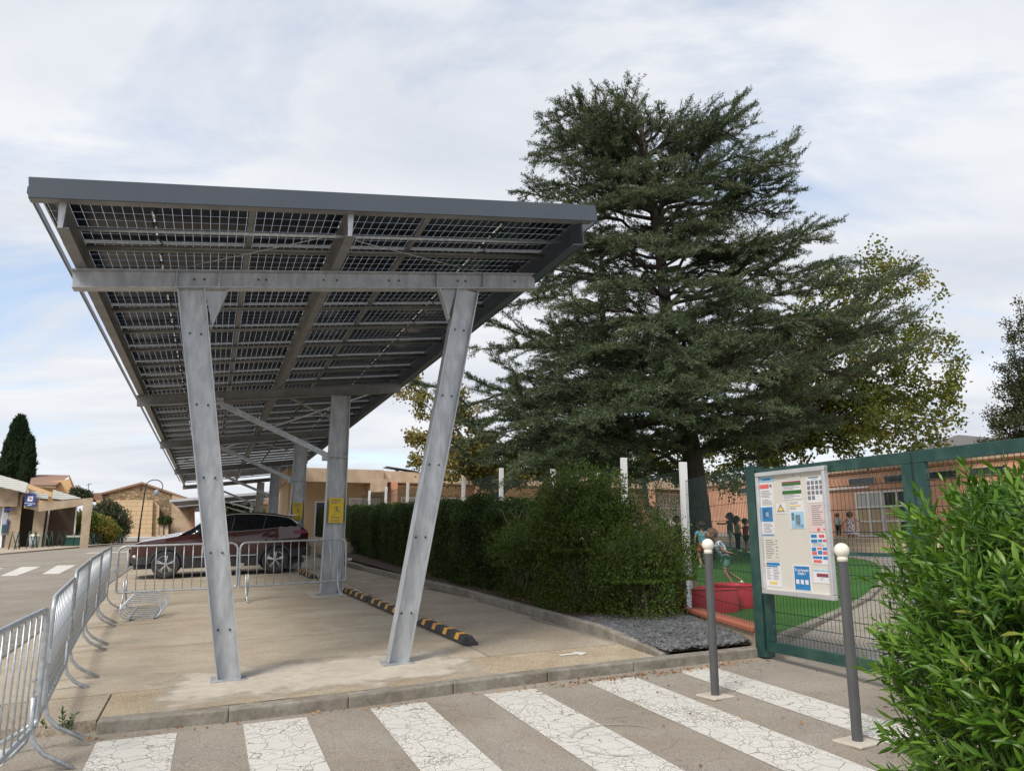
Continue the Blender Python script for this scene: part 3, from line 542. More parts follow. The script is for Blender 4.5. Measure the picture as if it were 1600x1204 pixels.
# ------------------------------------------------------------------ solar carport
def zr(s, t): return 4.28+.122*(s+1.44)-.004*(t-8.38)
CO = Vector((1.1, 8.38, Gz(1.1, 8.38)))
cpt = root('solar_carport', 'long galvanised steel carport roofed with glass solar panels over the parking bays', 'carport', P(1.1, 8.38))
def L(s, t, z): return Vector((s, t, z))-CO
def Rf(s, t, h=0): return L(s, t, zr(s, t)+h)
TEND = 43.9
SUP = Vector((-.122, 0, 1)).normalized()
mb = MB().bar(Rf(-1.67, 7.13, .325), Rf(3.86, 7.13, .325), .022, .19, (0, 0, 1)); bevel(mb.build('front_fascia', M['fascia'], cpt), .004)
mb = MB().bar(Rf(-1.67, 7.20, .245), Rf(3.84, 7.20, .245), .12, .012, (0, 0, 1)).build('fascia_soffit', M['galvrail'], cpt)
MB().bar(Rf(-1.675, 7.15, .315), Rf(-1.675, TEND, .315), .02, .06).build('side_trim', M['fascia'], cpt)
MB().bar(Rf(3.875, 7.15, .29), Rf(3.875, TEND, .29), .02, .13).build('side_trim', M['fascia'], cpt)
for s in (-1.42, 1.10):
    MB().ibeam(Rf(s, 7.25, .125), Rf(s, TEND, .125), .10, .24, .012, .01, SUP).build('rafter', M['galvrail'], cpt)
    MB().slab([Rf(s+.02, 7.22, .0), Rf(s+.035, 7.22, .30), Rf(s-.035, 7.22, .30), Rf(s-.02, 7.22, .0)], (0, .012, 0)).build('end_plate', M['galv'], cpt)
# right-hand channel: web outside, flange inwards
m_ = MB().bar(Rf(3.72, 7.2, .13), Rf(3.72, TEND, .13), .012, .33, SUP); m_.bar(Rf(3.655, 7.2, -.03), Rf(3.655, TEND, -.03), .115, .012, SUP); m_.build('edge_channel', M['fascia'], cpt)
TUBE = []
pitch = 1.145; rows = int((TEND-7.19)/pitch)
for i in range(rows+1):
    t = 7.19+i*pitch
    if 0 < i:
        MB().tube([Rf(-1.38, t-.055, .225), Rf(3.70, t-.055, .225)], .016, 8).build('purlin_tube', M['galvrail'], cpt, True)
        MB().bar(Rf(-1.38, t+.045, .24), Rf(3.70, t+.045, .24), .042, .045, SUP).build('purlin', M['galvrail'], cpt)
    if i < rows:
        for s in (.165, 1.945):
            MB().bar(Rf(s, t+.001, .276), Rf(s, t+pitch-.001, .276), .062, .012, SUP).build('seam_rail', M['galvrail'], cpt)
MB().tube([Rf(-1.36, 7.62, .15), Rf(3.70, 7.62, .15)], .021, 10).build('tie_tube', M['galvtube'], cpt, True)
pm = MB().box((0, 0, 0), (1.765, 1.128, .0012)).mesh('solar_panel', M['solar'])
fm = MB()
for a in (-1, 1): fm.box((a*.875, 0, 0), (.014, 1.130, .03)); fm.box((0, a*.558, 0), (1.736, .014, .03))
fmesh = fm.mesh('panel_frame', M['galv'])
jm = MB()
for y in (-.36, .02, .38): jm.box((.0, y, -.018), (.045, .06, .02))
jm.tube([(0, -.36, -.02), (.03, -.2, -.05), (0, .02, -.02)], .006, 5); jm.tube([(0, .02, -.02), (-.03, .2, -.06), (0, .38, -.02)], .006, 5); jm.tube([(0, .38, -.02), (.05, .45, -.07), (.0, .53, -.05)], .008, 5)
jmesh = jm.mesh('junction_box', M['black'])
dm = MB()
for y in (-.48, -.24, -.12, .14, .25, .49): dm.box((0, y, -.006), (.022, .09, .004))
dmesh = dm.mesh('busbar_strip', M['white'])
for i in range(rows):
    for k in range(3):
        s = (-.728, 1.055, 2.835)[k]; t = 7.19+(i+.5)*pitch
        o = link('solar_panel', pm, cpt, Rf(s, t, .305)); o.rotation_euler = (.004, -math.atan(.122), 0)
        if i < 20:
            link('panel_frame', fmesh, o); 
        if i < 12: link('junction_box', jmesh, o); link('busbar_strip', dmesh, o)['kind'] = 'stuff'
bolt = MB().lathe([(.001, 0), (.011, 0), (.011, .012), (.001, .012)], 8).mesh('bolt', M['rimdark'])
def put_bolt(p): o = link('bolt', bolt, cpt, p); o.rotation_euler = (math.pi/2, 0, 0)
# cross beams
ROWS = [8.38, 15.75, 23.2, 32.7, 42.7]
for i, t in enumerate(ROWS):
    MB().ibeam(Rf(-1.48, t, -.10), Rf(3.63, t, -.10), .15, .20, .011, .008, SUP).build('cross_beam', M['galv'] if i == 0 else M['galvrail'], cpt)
for s in (-.52, -.10, 2.33, 2.92):
    MB().slab([Rf(s-.006, 8.31, -.19), Rf(s+.006, 8.31, -.19), Rf(s+.006, 8.31, -.01), Rf(s-.006, 8.31, -.01)], (0, .062, 0)).build('stiffener', M['galv'], cpt)
for s in (-.35, -.25, .3, .38, 1.0, 1.15, 1.75, 1.87, 2.6, 2.7, 3.35): put_bolt(Rf(s, 8.375, -.09))
# V legs of the end frame
def leg(sb, st_, tt=8.38, name='leg'):
    zt = zr(st_, tt)-.205; a = L(sb, tt, Gz(sb, tt)+.0); b = L(st_, tt, zt)
    o = MB().ibeam(a, b, .15, .225, .012, .008, (1, 0, 0), .275).build('leg', M['galv'], cpt)
    n_ = 5
    for k in range(n_):
        f = .12+.19*k; p = a.lerp(b, f)
        for e in (-.055, .055): put_bolt(p+Vector((e, -.006, 0)))
    MB().box((sb-CO.x, tt-CO.y, a.z+.006), (.34, .26, .012)).build('base_plate', M['galv'], cpt)
leg(.28, -.37); leg(1.98, 2.72)
for (s0, sg) in ((-.37, 1), (2.72, -1)):
    e = s0+sg*.145; z0 = zr(s0, 8.38)-.205
    MB().slab([L(e-sg*.01, 8.36, z0), L(e+sg*.21, 8.36, z0+sg*.02), L(e+sg*.09*1, 8.36, z0-.38)], (0, .01, 0)).build('gusset_plate', M['galv'], cpt)
    MB().bar(L(e+sg*.215, 8.38, z0+sg*.02), L(e+sg*.08, 8.38, z0-.40), .12, .01, (1, 0, 0)).build('gusset_flange', M['galv'], cpt)
# inner columns with braces
sign = MB().box((0, 0, 0), (.29, .004, .50)).mesh('warning_plate', M['signyellow'])
pg = MB()
pg.ball((0, -.004, .06), .022, 8, 6, (1, .2, 1))
def pst(a, b, w): pg.slab([(a[0]-w, -.006, a[1]), (a[0]+w, -.006, a[1]), (b[0]+w, -.006, b[1]), (b[0]-w, -.006, b[1])], (0, .003, 0))
pst((.0, .05), (.03, -.01), .014); pst((.03, -.01), (-.05, -.05), .010); pst((.03, .0), (.07, -.04), .010); pst((.0, .03), (.06, .08), .007); pst((0, .03), (-.055, .01), .007)
pg.slab([(-.09, -.006, -.15), (.08, -.006, -.15), (.08, -.006, -.135), (-.09, -.006, -.135)], (0, .003, 0)); pst((-.085, -.13), (-.01, -.075), .008)
for q in range(3): pg.slab([(-.10, -.006, .20-.03*q), (.10-.03*q, -.006, .20-.03*q), (.10-.03*q, -.006, .212-.03*q), (-.10, -.006, .212-.03*q)], (0, .003, 0))
for q in range(2): pg.slab([(-.10, -.006, -.20-.025*q), (.08, -.006, -.20-.025*q), (.08, -.006, -.192-.025*q), (-.10, -.006, -.192-.025*q)], (0, .003, 0))
pgm = pg.mesh('pictogram', M['ink'])
for i, t in enumerate(ROWS[1:]):
    zt = zr(2.36, t)-.205; s0 = 2.34
    MB().ibeam(L(s0, t, Gz(s0, t)), L(s0+.02, t, zt), .22, .43, .014, .01, (1, 0, 0), .37).build('column', M['galv'], cpt)
    MB().box((s0-CO.x, t-CO.y, 3.22-CO.z), (.41, .225, .025)).build('weld_band', M['galv'], cpt)
    MB().box((s0-CO.x, t-CO.y, Gz(s0, t)-CO.z+.008), (.6, .4, .016)).build('base_plate', M['galv'], cpt)
    a = L(.02, t, zr(.02, t)-.24); b = L(s0-.26, t, 3.27)
    MB().bar(a, b, .10, .10).build('brace', M['galvtube'], cpt)
    MB().box((s0-.24-CO.x, t-CO.y, 3.22-CO.z), (.12, .14, .17)).build('brace_bracket', M['galv'], cpt)
    MB().box((.0-CO.x, t-CO.y, a.z+.05), (.14, .14, .12)).build('brace_bracket', M['galv'], cpt)
    if i < 2:
        o = link('warning_plate', sign, cpt, L(s0+.01, t-.118, Gz(s0, t)+1.64)); tag(o, 'yellow warning plate with a black figure on a column'); link('pictogram', pgm, o)
for (a, b) in (((-1.3, 23.3), (1.2, 30)), ((1.2, 23.3), (-1.3, 30)), ((1.2, 16.2), (3.4, 22)), ((1.2, 22.0), (3.4, 16.2)), ((-1.3, 33), (1.2, 40)), ((1.2, 25), (3.5, 31))):
    MB().tube([Rf(*a, -.02), Rf(*b, -.02)], .022, 6).build('roof_brace', M['galvtube'], cpt)
for (a, b) in (((-1.25, 9.0), (1.0, 7.5)), ((1.2, 7.5), (3.6, 9.0))):
    MB().tube([Rf(*a, .06), Rf(*b, .12)], .005, 5).build('bracing_wire', M['galv'], cpt)
# ------------------------------------------------------------------ wheel stops
ws = root('wheel_stop', 'black rubber wheel stop with yellow blocks, nearest one beside the slanting leg', 'wheel stop', group='rubber wheel stops behind the bays')
def wprof(w, h, c): return [(-w, 0), (w, 0), (w, .035), (c, h), (-c, h), (-w, .035)]
mb = MB(); LN = .97; pr = wprof(.085, .10, .045)
secs = [(-LN, .45), (-LN+.10, 1), (LN-.10, 1), (LN, .45)]
vs = [(x, y, z*k if z > .04 else z) for y, k in secs for x, z in pr]; n = 6
fs = [(i*n+j, i*n+(j+1) % n, (i+1)*n+(j+1) % n, (i+1)*n+j) for i in range(3) for j in range(n)]+[tuple(range(n)), tuple(range(18, 24))[::-1]]
bevel(mb.add(vs, fs).build('rubber_body', M['rubber'], ws), .006)
for k in range(4):
    y = -.66+k*.44; m1 = MB()
    m1.slab([(-.088, y-.06, .036), (-.088, y+.06, .036), (-.048, y+.095, .102), (-.048, y-.025, .102)], (-.002, 0, .002))
    m1.slab([(.088, y-.06, .036), (.088, y+.06, .036), (.048, y+.095, .102), (.048, y-.025, .102)], (.002, 0, .002))
    m1.slab([(-.046, y-.025, .1), (-.046, y+.095, .1), (.046, y+.095, .1), (.046, y-.025, .1)], (0, 0, .003)); m1.build('reflector', M['yellow'], ws)
wl = ['black rubber wheel stop with yellow blocks, nearest one beside the slanting leg', 'second wheel stop, partly hidden behind the slanting right leg', 'third wheel stop, ending beside the foot of the first upright column', 'wheel stop behind the crowd barrier, next to the car tail', 'wheel stop right behind the dark red car']
for i, tcn in enumerate([9.93, 12.75, 14.85, 17.6, 20.3]):
    o = ws if i == 0 else copy_tree(ws); s = 3.03-.055*(tcn-8.9); o.location = P(s, tcn, Gz(s, tcn)+.002); o.rotation_euler = (0, 0, ROT+math.atan(.055)); o['label'] = wl[i]
    o.rotation_euler.x = math.atan(.0261)
# ------------------------------------------------------------------ crowd barriers
def arc(cx, cz, r, a0, a1, n=6): return [(cx+r*math.cos(math.radians(a0+(a1-a0)*i/n)), 0, cz+r*math.sin(math.radians(a0+(a1-a0)*i/n))) for i in range(n+1)]
bar0 = root('crowd_barrier', 'x', 'barrier', group='galvanised crowd barriers round the empty bays')
hw = 1.0; path = arc(hw-.12, .96, .12, 0, 90)+arc(-hw+.12, .96, .12, 90, 180)+arc(-hw+.05, .33, .05, 180, 270)+arc(hw-.05, .33, .05, 270, 360)
MB().tube(path, .019, 10, True).build('frame', M['galvtube'], bar0, True)
bm_ = MB().tube([(0, 0, .30), (0, 0, 1.07)], .0072, 6).mesh('upright_bar', M['galvtube'], True)
for k in range(12): link('upright_bar', bm_, bar0, (-.845+.1536*k, 0, 0))
for x in (-.86, .86):
    m1 = MB()
    for sg in (-1, 1): m1.tube([(x+sg*.02, 0, .50), (x+sg*.02, sg*.004, .30), (x+sg*.02, sg*.03, .20), (x+sg*.02, sg*.10, .12), (x+sg*.02, sg*.29, .014)], .016, 8)
    m1.build('foot', M['galvtube'], bar0, True)
MB().box((hw+.05, 0, .68), (.13, .012, .045)).build('hook', M['galv'], bar0); MB().box((-hw+.0, 0, .66), (.05, .05, .10)).build('hook_sleeve', M['galv'], bar0)
blist = [((-1.13, 4.52), (-1.05, 6.55), 'nearest grey crowd barrier, cut off by the left edge of the view'),
 ((-1.06, 6.75), (-1.22, 8.80), 'second crowd barrier from the front, seen almost end on above the weed'),
 ((-1.23, 8.92), (-1.38, 10.95), 'third crowd barrier of the row along the street, between two nearly edge-on ones'),
 ((-1.39, 11.08), (-1.50, 13.10), 'fourth crowd barrier of the row along the street'),
 ((-1.51, 13.22), (-1.60, 15.22), 'last crowd barrier of the row along the street, meeting the crosswise one at the corner'),
 ((-1.42, 15.30), (.50, 15.22), 'crowd barrier set crosswise in front of the car front wheel'),
 ((.58, 15.22), (2.58, 15.40), 'crowd barrier set crosswise between the car rear wheel and the upright column')]
for i, (a, b, lab) in enumerate(blist):
    o = bar0 if i == 0 else copy_tree(bar0); A, B = P(*a), P(*b); o.location = (A+B)/2-Vector((0, 0, .1 if i == 0 else (.05 if i == 1 else 0))); d = B-A
    o.rotation_euler = (0, -math.asin(d.z/d.length), math.atan2(d.y, d.x)); o['label'] = lab
# bike rack lying on the slab
bk = root('bicycle_rack', 'small rack of six looped steel tubes lying on the empty parking bay', 'bike rack', P(-.93, 13.6), ROT+.05)
for k in range(6):
    y = -.05+k*.10; sh = k*.022; zo = .01+k*.022
    p = [(x+sh, y+z*.35, z+zo) for x, _, z in arc(.19, .15, .10, 0, 90, 4)+arc(-.19, .15, .10, 90, 180, 4)+arc(-.19, .12, .10, 180, 270, 4)+arc(.19, .12, .10, 270, 360, 4)]
    MB().tube(p, .010, 6, True).build('loop', M['galvtube'], bk, True)
for x in (-.16, .18): MB().bar((x, -.08, .02), (x, .55, .02), .035, .03).build('base_rail', M['galvtube'], bk)
for x in (-.16, .18): MB().bar((x+.0, -.08, .03), (x+.10, .50, .16), .03, .02).build('prop', M['galvtube'], bk)
# ------------------------------------------------------------------ bollards
for (s, t, zt, lab) in ((4.38, 6.04, 1.60, 'dark grey bollard with a cream ball, further back, beside the low brick wall'), (4.48, 4.5, 1.575, 'nearer dark grey bollard with a cream ball, right beside the leafy bush')):
    z0 = Gz(s, t)+roff(s, t); h = zt-z0; b = root('bollard', lab, 'bollard', P(s, t, z0), group='grey bollards with cream balls')
    MB().lathe([(.038, .0), (.038, h-.135)], 24).build('post', M['bollard'], b, True).modifiers.new('e', 'EDGE_SPLIT')
    pr = [(.039, h-.134), (.039, h-.105), (.034, h-.098)]+[(.056*math.cos(math.radians(a)), h-.052+.056*math.sin(math.radians(a))) for a in range(-50, 91, 10)]
    pr[-1] = (.001, h+.004); MB().lathe(pr, 24).build('ball', M['cream'], b, True)
    m1 = MB().box((0, 0, .006), (.26, .24, .022)); o = m1.build('footing', M['patch'], b); o.rotation_euler.z = .15; bevel(o, .008)
# ------------------------------------------------------------------ gate, post, notice board
gp = root('gate_post', 'thick dark green gate post where the gate meets the low brick wall', 'post', P(5.93, 7.2, Gz(5.93, 7.2)-.08))
bevel(MB().box((0, 0, 1.06), (.15, .15, 2.12)).build('post', M['greenpaint'], gp), .006)
MB().box((0, 0, 2.125), (.16, .16, .012)).build('cap', M['greenpaint'], gp)
def wavy(x, y0, z0, z1, n):  # folded wire panel profile
    pts = []; z = z0
    folds = [z0+.12, (z0+z1)/2, z1-.12]
    return pts
def wiremesh(mb, x, ta, tb, z0, z1, folds, r=.0032, step=.052, H=None):
    k = int((tb-ta)/step)
    for i in range(k+1):
        t = ta+(tb-ta)*i/k; pts = [(x, t, z0)]
        for f in folds: pts += [(x, t, f-.055), (x-.03, t, f), (x, t, f+.055)]
        pts += [(x, t, z1)]; mb.tube(pts, r, 4)
    hs = H or []
    for f in folds: hs += [f-.055, f+.055]
    for z in hs: mb.tube([(x-.004, ta, z), (x-.004, tb, z)], r*1.2, 4)
def gate_leaf(ta, tb, lab):
    gz = Gz(5.9, 7)-.02; g_ = root('gate_leaf', lab, 'gate', P(5.9, tb, gz), group='two leaves of the dark green gate')
    ln = tb-ta; H = 2.385-gz
    for (a, b, w) in ((-.0, -.0, 0),): pass
    fr = .11
    bevel(MB().box((0, -ln/2, H-fr/2), (.06, ln, fr)).build('top_rail', M['greenpaint'], g_), .005)
    bevel(MB().box((0, -ln/2, fr/2+.02), (.06, ln, fr)).build('bottom_rail', M['greenpaint'], g_), .005)
    for y in (-fr/2, -ln+fr/2): bevel(MB().box((0, y, H/2+.01), (.058, fr, H-2*fr-.022)).build('stile', M['greenpaint'], g_), .005)
    MB().box((.0, -ln/2, H-.93), (.035, ln-2*fr, .035)).build('middle_rail', M['greenpaint'], g_)
    m1 = MB(); wiremesh(m1, .012, -ln+fr, -fr, fr+.02, H-fr, [fr+.16, H-.98, H-fr-.10], H=[.45, .68, .9, H-.72, H-.5, H-.32]); m1.build('wire_mesh', M['greenwire'], g_)
gate_leaf(5.0, 7.10, 'green gate leaf with worn paint, carrying the notice board'); gate_leaf(2.9, 4.97, 'green gate leaf half hidden by the leafy bush')
nb = root('notice_board', 'white glazed notice board with pinned papers hanging on the green gate', 'notice board', P(5.80, 6.48, 1.0))
HB = 1.335; LB = 1.06   # local: y along gate (u), face towards -x
MB().box((.02, 0, HB/2), (.02, LB-.04, HB-.04)).build('backing', M['board'], nb)
for z in (.025, HB-.025): bevel(MB().box((0, 0, z), (.06, LB, .05)).build('frame_rail', M['alu'], nb), .008)
for y in (-LB/2+.022, LB/2-.022): bevel(MB().box((0, y, HB/2), (.058, .044, HB-.1)).build('frame_rail', M['alu'], nb), .008)
# papers: coordinates from the photograph's board, u=0 left..1 right, v=0 top..1 bottom
def paper(u0, v0, u1, v1, m='paper', marks=(), lab=None, name='notice'):
    y0, y1 = LB/2*.93-u0*LB*.93, LB/2*.93-u1*LB*.93; z0, z1 = HB*.965-v0*HB*.93, HB*.965-v1*HB*.93
    o = MB().box((.0075, (y0+y1)/2, (z0+z1)/2), (.003, abs(y1-y0), abs(z1-z0))).build(name, M[m], nb)
    if lab: tag(o, lab)
    by = {}
    for (a, b, c, d, mm) in marks:
        ya, yb = y0+(y1-y0)*a, y0+(y1-y0)*c; za, zb = z0+(z1-z0)*b, z0+(z1-z0)*d
        by.setdefault(mm, MB()).box((.0048, (ya+yb)/2, (za+zb)/2), (.002, abs(yb-ya), abs(zb-za)))
    for mm, b_ in by.items():
        x_ = b_.build('print', M[mm], o)
        if len(b_.v) > 8: x_['kind'] = 'stuff'
    return o, (y0, y1, z0, z1)
def lines(x0, y0, x1, y1, n, m='ink', th=.25):
    r = random.Random(n+int(x0*100)); h = (y1-y0)/n
    return [(x0, y0+i*h, x0+(x1-x0)*r.uniform(.55, 1), y0+i*h+h*th, m) for i in range(n)]
paper(.0, .01, .24, .05, 'plblue', [(.25, .3, .8, .65, 'pblue')])
paper(.0, .06, .22, .27, 'paper', [(.04, .06, .7, .24, 'pred'), (.76, .08, .92, .2, 'ink')]+lines(.06, .34, .9, .66, 5)+lines(.1, .72, .95, .98, 4))
paper(.0, .27, .20, .53, 'paper', [(.06, .03, .94, .52, 'pblue'), (.2, .12, .8, .42, 'paper'), (.36, .2, .62, .36, 'plblue')]+lines(.1, .58, .9, .93, 7)+[(.05, .95, .95, .985, 'pblue')])
paper(.02, .55, .25, .75, 'board', lines(.08, .08, .72, .95, 9)+lines(.8, .1, .95, .95, 6))
paper(.01, .76, .26, .97, 'paper', [(.1, .02, .95, .13, 'pblue'), (.1, .15, .8, .2, 'pblue'), (.02, .04, .1, .2, 'pyellow'), (.25, .80, .75, .90, 'pyellow')]+lines(.08, .25, .4, .75, 7)+lines(.5, .25, .95, .75, 8))
paper(.46, -.005, .66, .05, 'board', lines(.35, .3, .7, .6, 2))
paper(.37, .06, .66, .22, 'paper', [(.0, .03, 1, .11, 'pdred'), (0, .12, 1, .26, 'pgreen'), (0, .52, 1, .72, 'pgreen')]+lines(.05, .3, .95, .5, 3)+lines(.05, .76, .95, .97, 3))
pp, q = paper(.25, .25, .40, .34, 'paper')
m1 = MB(); yc = (q[0]+q[1])/2; 
m1.slab([(.0045, yc+.062, q[3]+.02), (.0045, yc-.062, q[3]+.02), (.0045, yc, q[2]-.005)], (.001, 0, 0)); m1.build('print', M['ink'], pp)
m1 = MB().slab([(.0035, yc+.043, q[3]+.032), (.0035, yc-.043, q[3]+.032), (.0035, yc, q[2]-.03)], (.0008, 0, 0)).build('print', M['pyellow'], pp)
paper(.46, .24, .68, .47, 'paper', lines(.05, .03, .9, .12, 2)+[(.0, .14, .8, .18, 'pyellow')]+lines(.05, .22, .7, .32, 2)+[(.08, .38, .95, .98, 'plblue'), (.38, .5, .72, .86, 'pyellow'), (.12, .42, .3, .7, 'ink'), (.12, .86, .9, .95, 'pblue')])
ph = [(.05+.24*c, .17+.19*r, .22+.24*c, .31+.19*r, 'ink') for r in range(4) for c in range(4) if not (r == 3 and c > 1)]
paper(.74, .04, .985, .26, 'paper', [(.12, .02, .75, .06, 'ink'), (.3, .07, .65, .11, 'plblue')]+ph)
paper(.74, .27, .985, .50, 'pinkpaper', lines(.2, .05, .95, .8, 10)+[(.0, .03, .04, .3, 'plblue'), (.45, .86, .6, .97, 'pred'), (.8, .88, .98, .92, 'pred'), (.9, .55, .93, .66, 'pred')])
fl = [(.05, .04, .38, .14, 'pblue'), (.5, .04, .8, .14, 'pred'), (.05, .2, .4, .3, 'pblue'), (.44, .2, .66, .28, 'pblue'), (.7, .2, .98, .28, 'pred'), (.05, .46, .3, .58, 'pblue'), (.36, .46, .62, .52, 'pred'), (.66, .46, .98, .54, 'pblue'),
      (.05, .6, .32, .7, 'pred'), (.38, .56, .62, .68, 'pblue'), (.66, .58, .98, .68, 'pred'), (.08, .74, .6, .82, 'pblue'), (.66, .74, .95, .84, 'pblue'), (.1, .86, .55, .95, 'pred')]
paper(.74, .51, .99, .76, 'paper', fl+lines(.1, .32, .9, .44, 3))
paper(.745, .80, .99, .91, 'paper', [(.02, .02, .98, .14, 'plblue'), (.2, .3, .85, .55, 'pdred')]+lines(.4, .65, .6, .8, 2))
po, q = paper(.45, .77, .71, .985, 'paper', name='poster'); tag(po, 'blue poster with white question printed on it')
y0, y1, z0, z1 = q
pb = MB().box((.005, (y0+y1)/2, (z0+z1)/2-.004), (.002, abs(y1-y0)*.86, abs(z0-z1)*.90)).build('print', M['pblue'], po)
for k in range(3): MB().box((.0035, y0+(y1-y0)*(.24+.26*k), z0+(z1-z0)*.66), (.001, .045, .045)).build('print', M['paper'], po)
def text(s, size, parent, loc, rot, m, name='lettering', bold=0):
    cu = bpy.data.curves.new(name, 'FONT'); cu.body = s; cu.size = size; cu.align_x = 'CENTER'; cu.align_y = 'CENTER'; cu.extrude = .0004; cu.offset = bold; cu.resolution_u = 2
    tmp = bpy.data.objects.new('tmp', cu); COL.objects.link(tmp); dg = bpy.context.evaluated_depsgraph_get(); me = bpy.data.meshes.new_from_object(tmp.evaluated_get(dg)); bpy.data.objects.remove(tmp)
    me.materials.clear(); me.materials.append(m); o = link(name, me, parent, loc); o.rotation_euler = rot; return o
RB = (math.pi/2, 0, -math.pi/2)
text('Tu as besoin', .040, po, (.003, (y0+y1)/2, z0+(z1-z0)*.21), RB, M['paper'], bold=.0008); text("d'aide ?", .040, po, (.003, (y0+y1)/2, z0+(z1-z0)*.34), RB, M['paper'], bold=.0008)
# ------------------------------------------------------------------ low wall with brick coping and white post fence
lw = root('low_wall', 'low cream rendered wall topped with orange brick coping beside the gate', 'wall', P(6.3, 8.4), ROT)
WA, WB = Vector((5.86, 7.3, 0)), Vector((6.55, 9.75, 0)); dv = (WB-WA).normalized(); nv = Vector((dv.y, -dv.x, 0)); lo = Vector((6.3, 8.4, Gz(6.3, 8.4)))
def wl_pt(x, y, z): p = WA+dv*x+nv*y; return Vector((p.x, p.y, z))-lo
LW = (WB-WA).length; ztop = .60
m1 = MB().slab([wl_pt(0, .02, .25), wl_pt(LW, .02, .25), wl_pt(LW, .02, ztop-.055), wl_pt(0, .02, ztop-.055)], nv*.2).build('wall_body', M['render'], lw)
bx = MB().box((0, 0, 0), (.108, .28, .05)); bmesh_ = bx.mesh('brick', M['brick']); nb_ = int(LW/.116)
for i in range(nb_):
    o = link('brick', bmesh_, lw, wl_pt(.06+i*.116, .12, ztop-.027+random.uniform(-.001, .001))); o.rotation_euler.z = math.atan2(dv.y, dv.x)+random.uniform(-.008, .008); bevel(o, .006, 1)
pc = MB().box((WB.x+.30-lo.x, WB.y+.30-lo.y, .42+.3-lo.z), (.26, .26, .62)).build('pillar', M['render'], lw); bevel(pc, .02)
fe = root('mesh_fence', 'tall green wire mesh fence on white square posts behind the hedge', 'fence', P(7.0, 10.3), ROT)
fpos = [(6.72, 9.8, 2.74), (6.95, 12.0, 3.02), (7.05, 15.3, 3.08), (7.1, 18.7, 3.38), (7.12, 22.0, 3.37), (7.14, 25.6, 3.5), (7.14, 29.2, 3.66), (7.14, 33.2, 3.72), (7.14, 37.0, 3.76), (7.14, 41.4, 3.95)]
fo = Vector((7.0, 10.3, Gz(7.0, 10.3)))
for (s, t, zt) in fpos: bevel(MB().box((s-fo.x, t-fo.y, (zt+Gz(s, t))/2-fo.z), (.115, .06, zt-Gz(s, t))).build('post', M['white'], fe), .005)
segs = [((5.98, 7.32), (6.70, 9.72), .60, 2.46)]+[((a[0]+.05, a[1]+.03), (b[0]+.05, b[1]-.03), Gz(a[0], a[1])+.22, min(a[2], b[2])-.12) for a, b in zip(fpos[:-1], fpos[1:])]
for i, (a, b, z0, z1) in enumerate(segs):
    a, b = Vector((*a, 0)), Vector((*b, 0)); ln = (b-a).length; d = (b-a).normalized(); m1 = MB(); k = int(ln/(.052 if i < 5 else .1)); r = .0032 if i < 5 else .005
    for j in range(k+1):
        p = a+d*(ln*j/k); m1.tube([(p.x-fo.x, p.y-fo.y, z0-fo.z), (p.x-fo.x, p.y-fo.y, z1-fo.z)], r, 3)
    nz = int((z1-z0)/.2)
    for j in range(nz+1):
        if j % (1 if i == 0 else 2) and j != nz: continue
        z = z0+(z1-z0)*j/nz-.02-fo.z; m1.tube([(a.x-fo.x-.004, a.y-fo.y, z), (b.x-fo.x-.004, b.y-fo.y, z)], r*1.1, 3)
    m1.build('mesh_panel', M['greenwire'], fe, fixn=False)
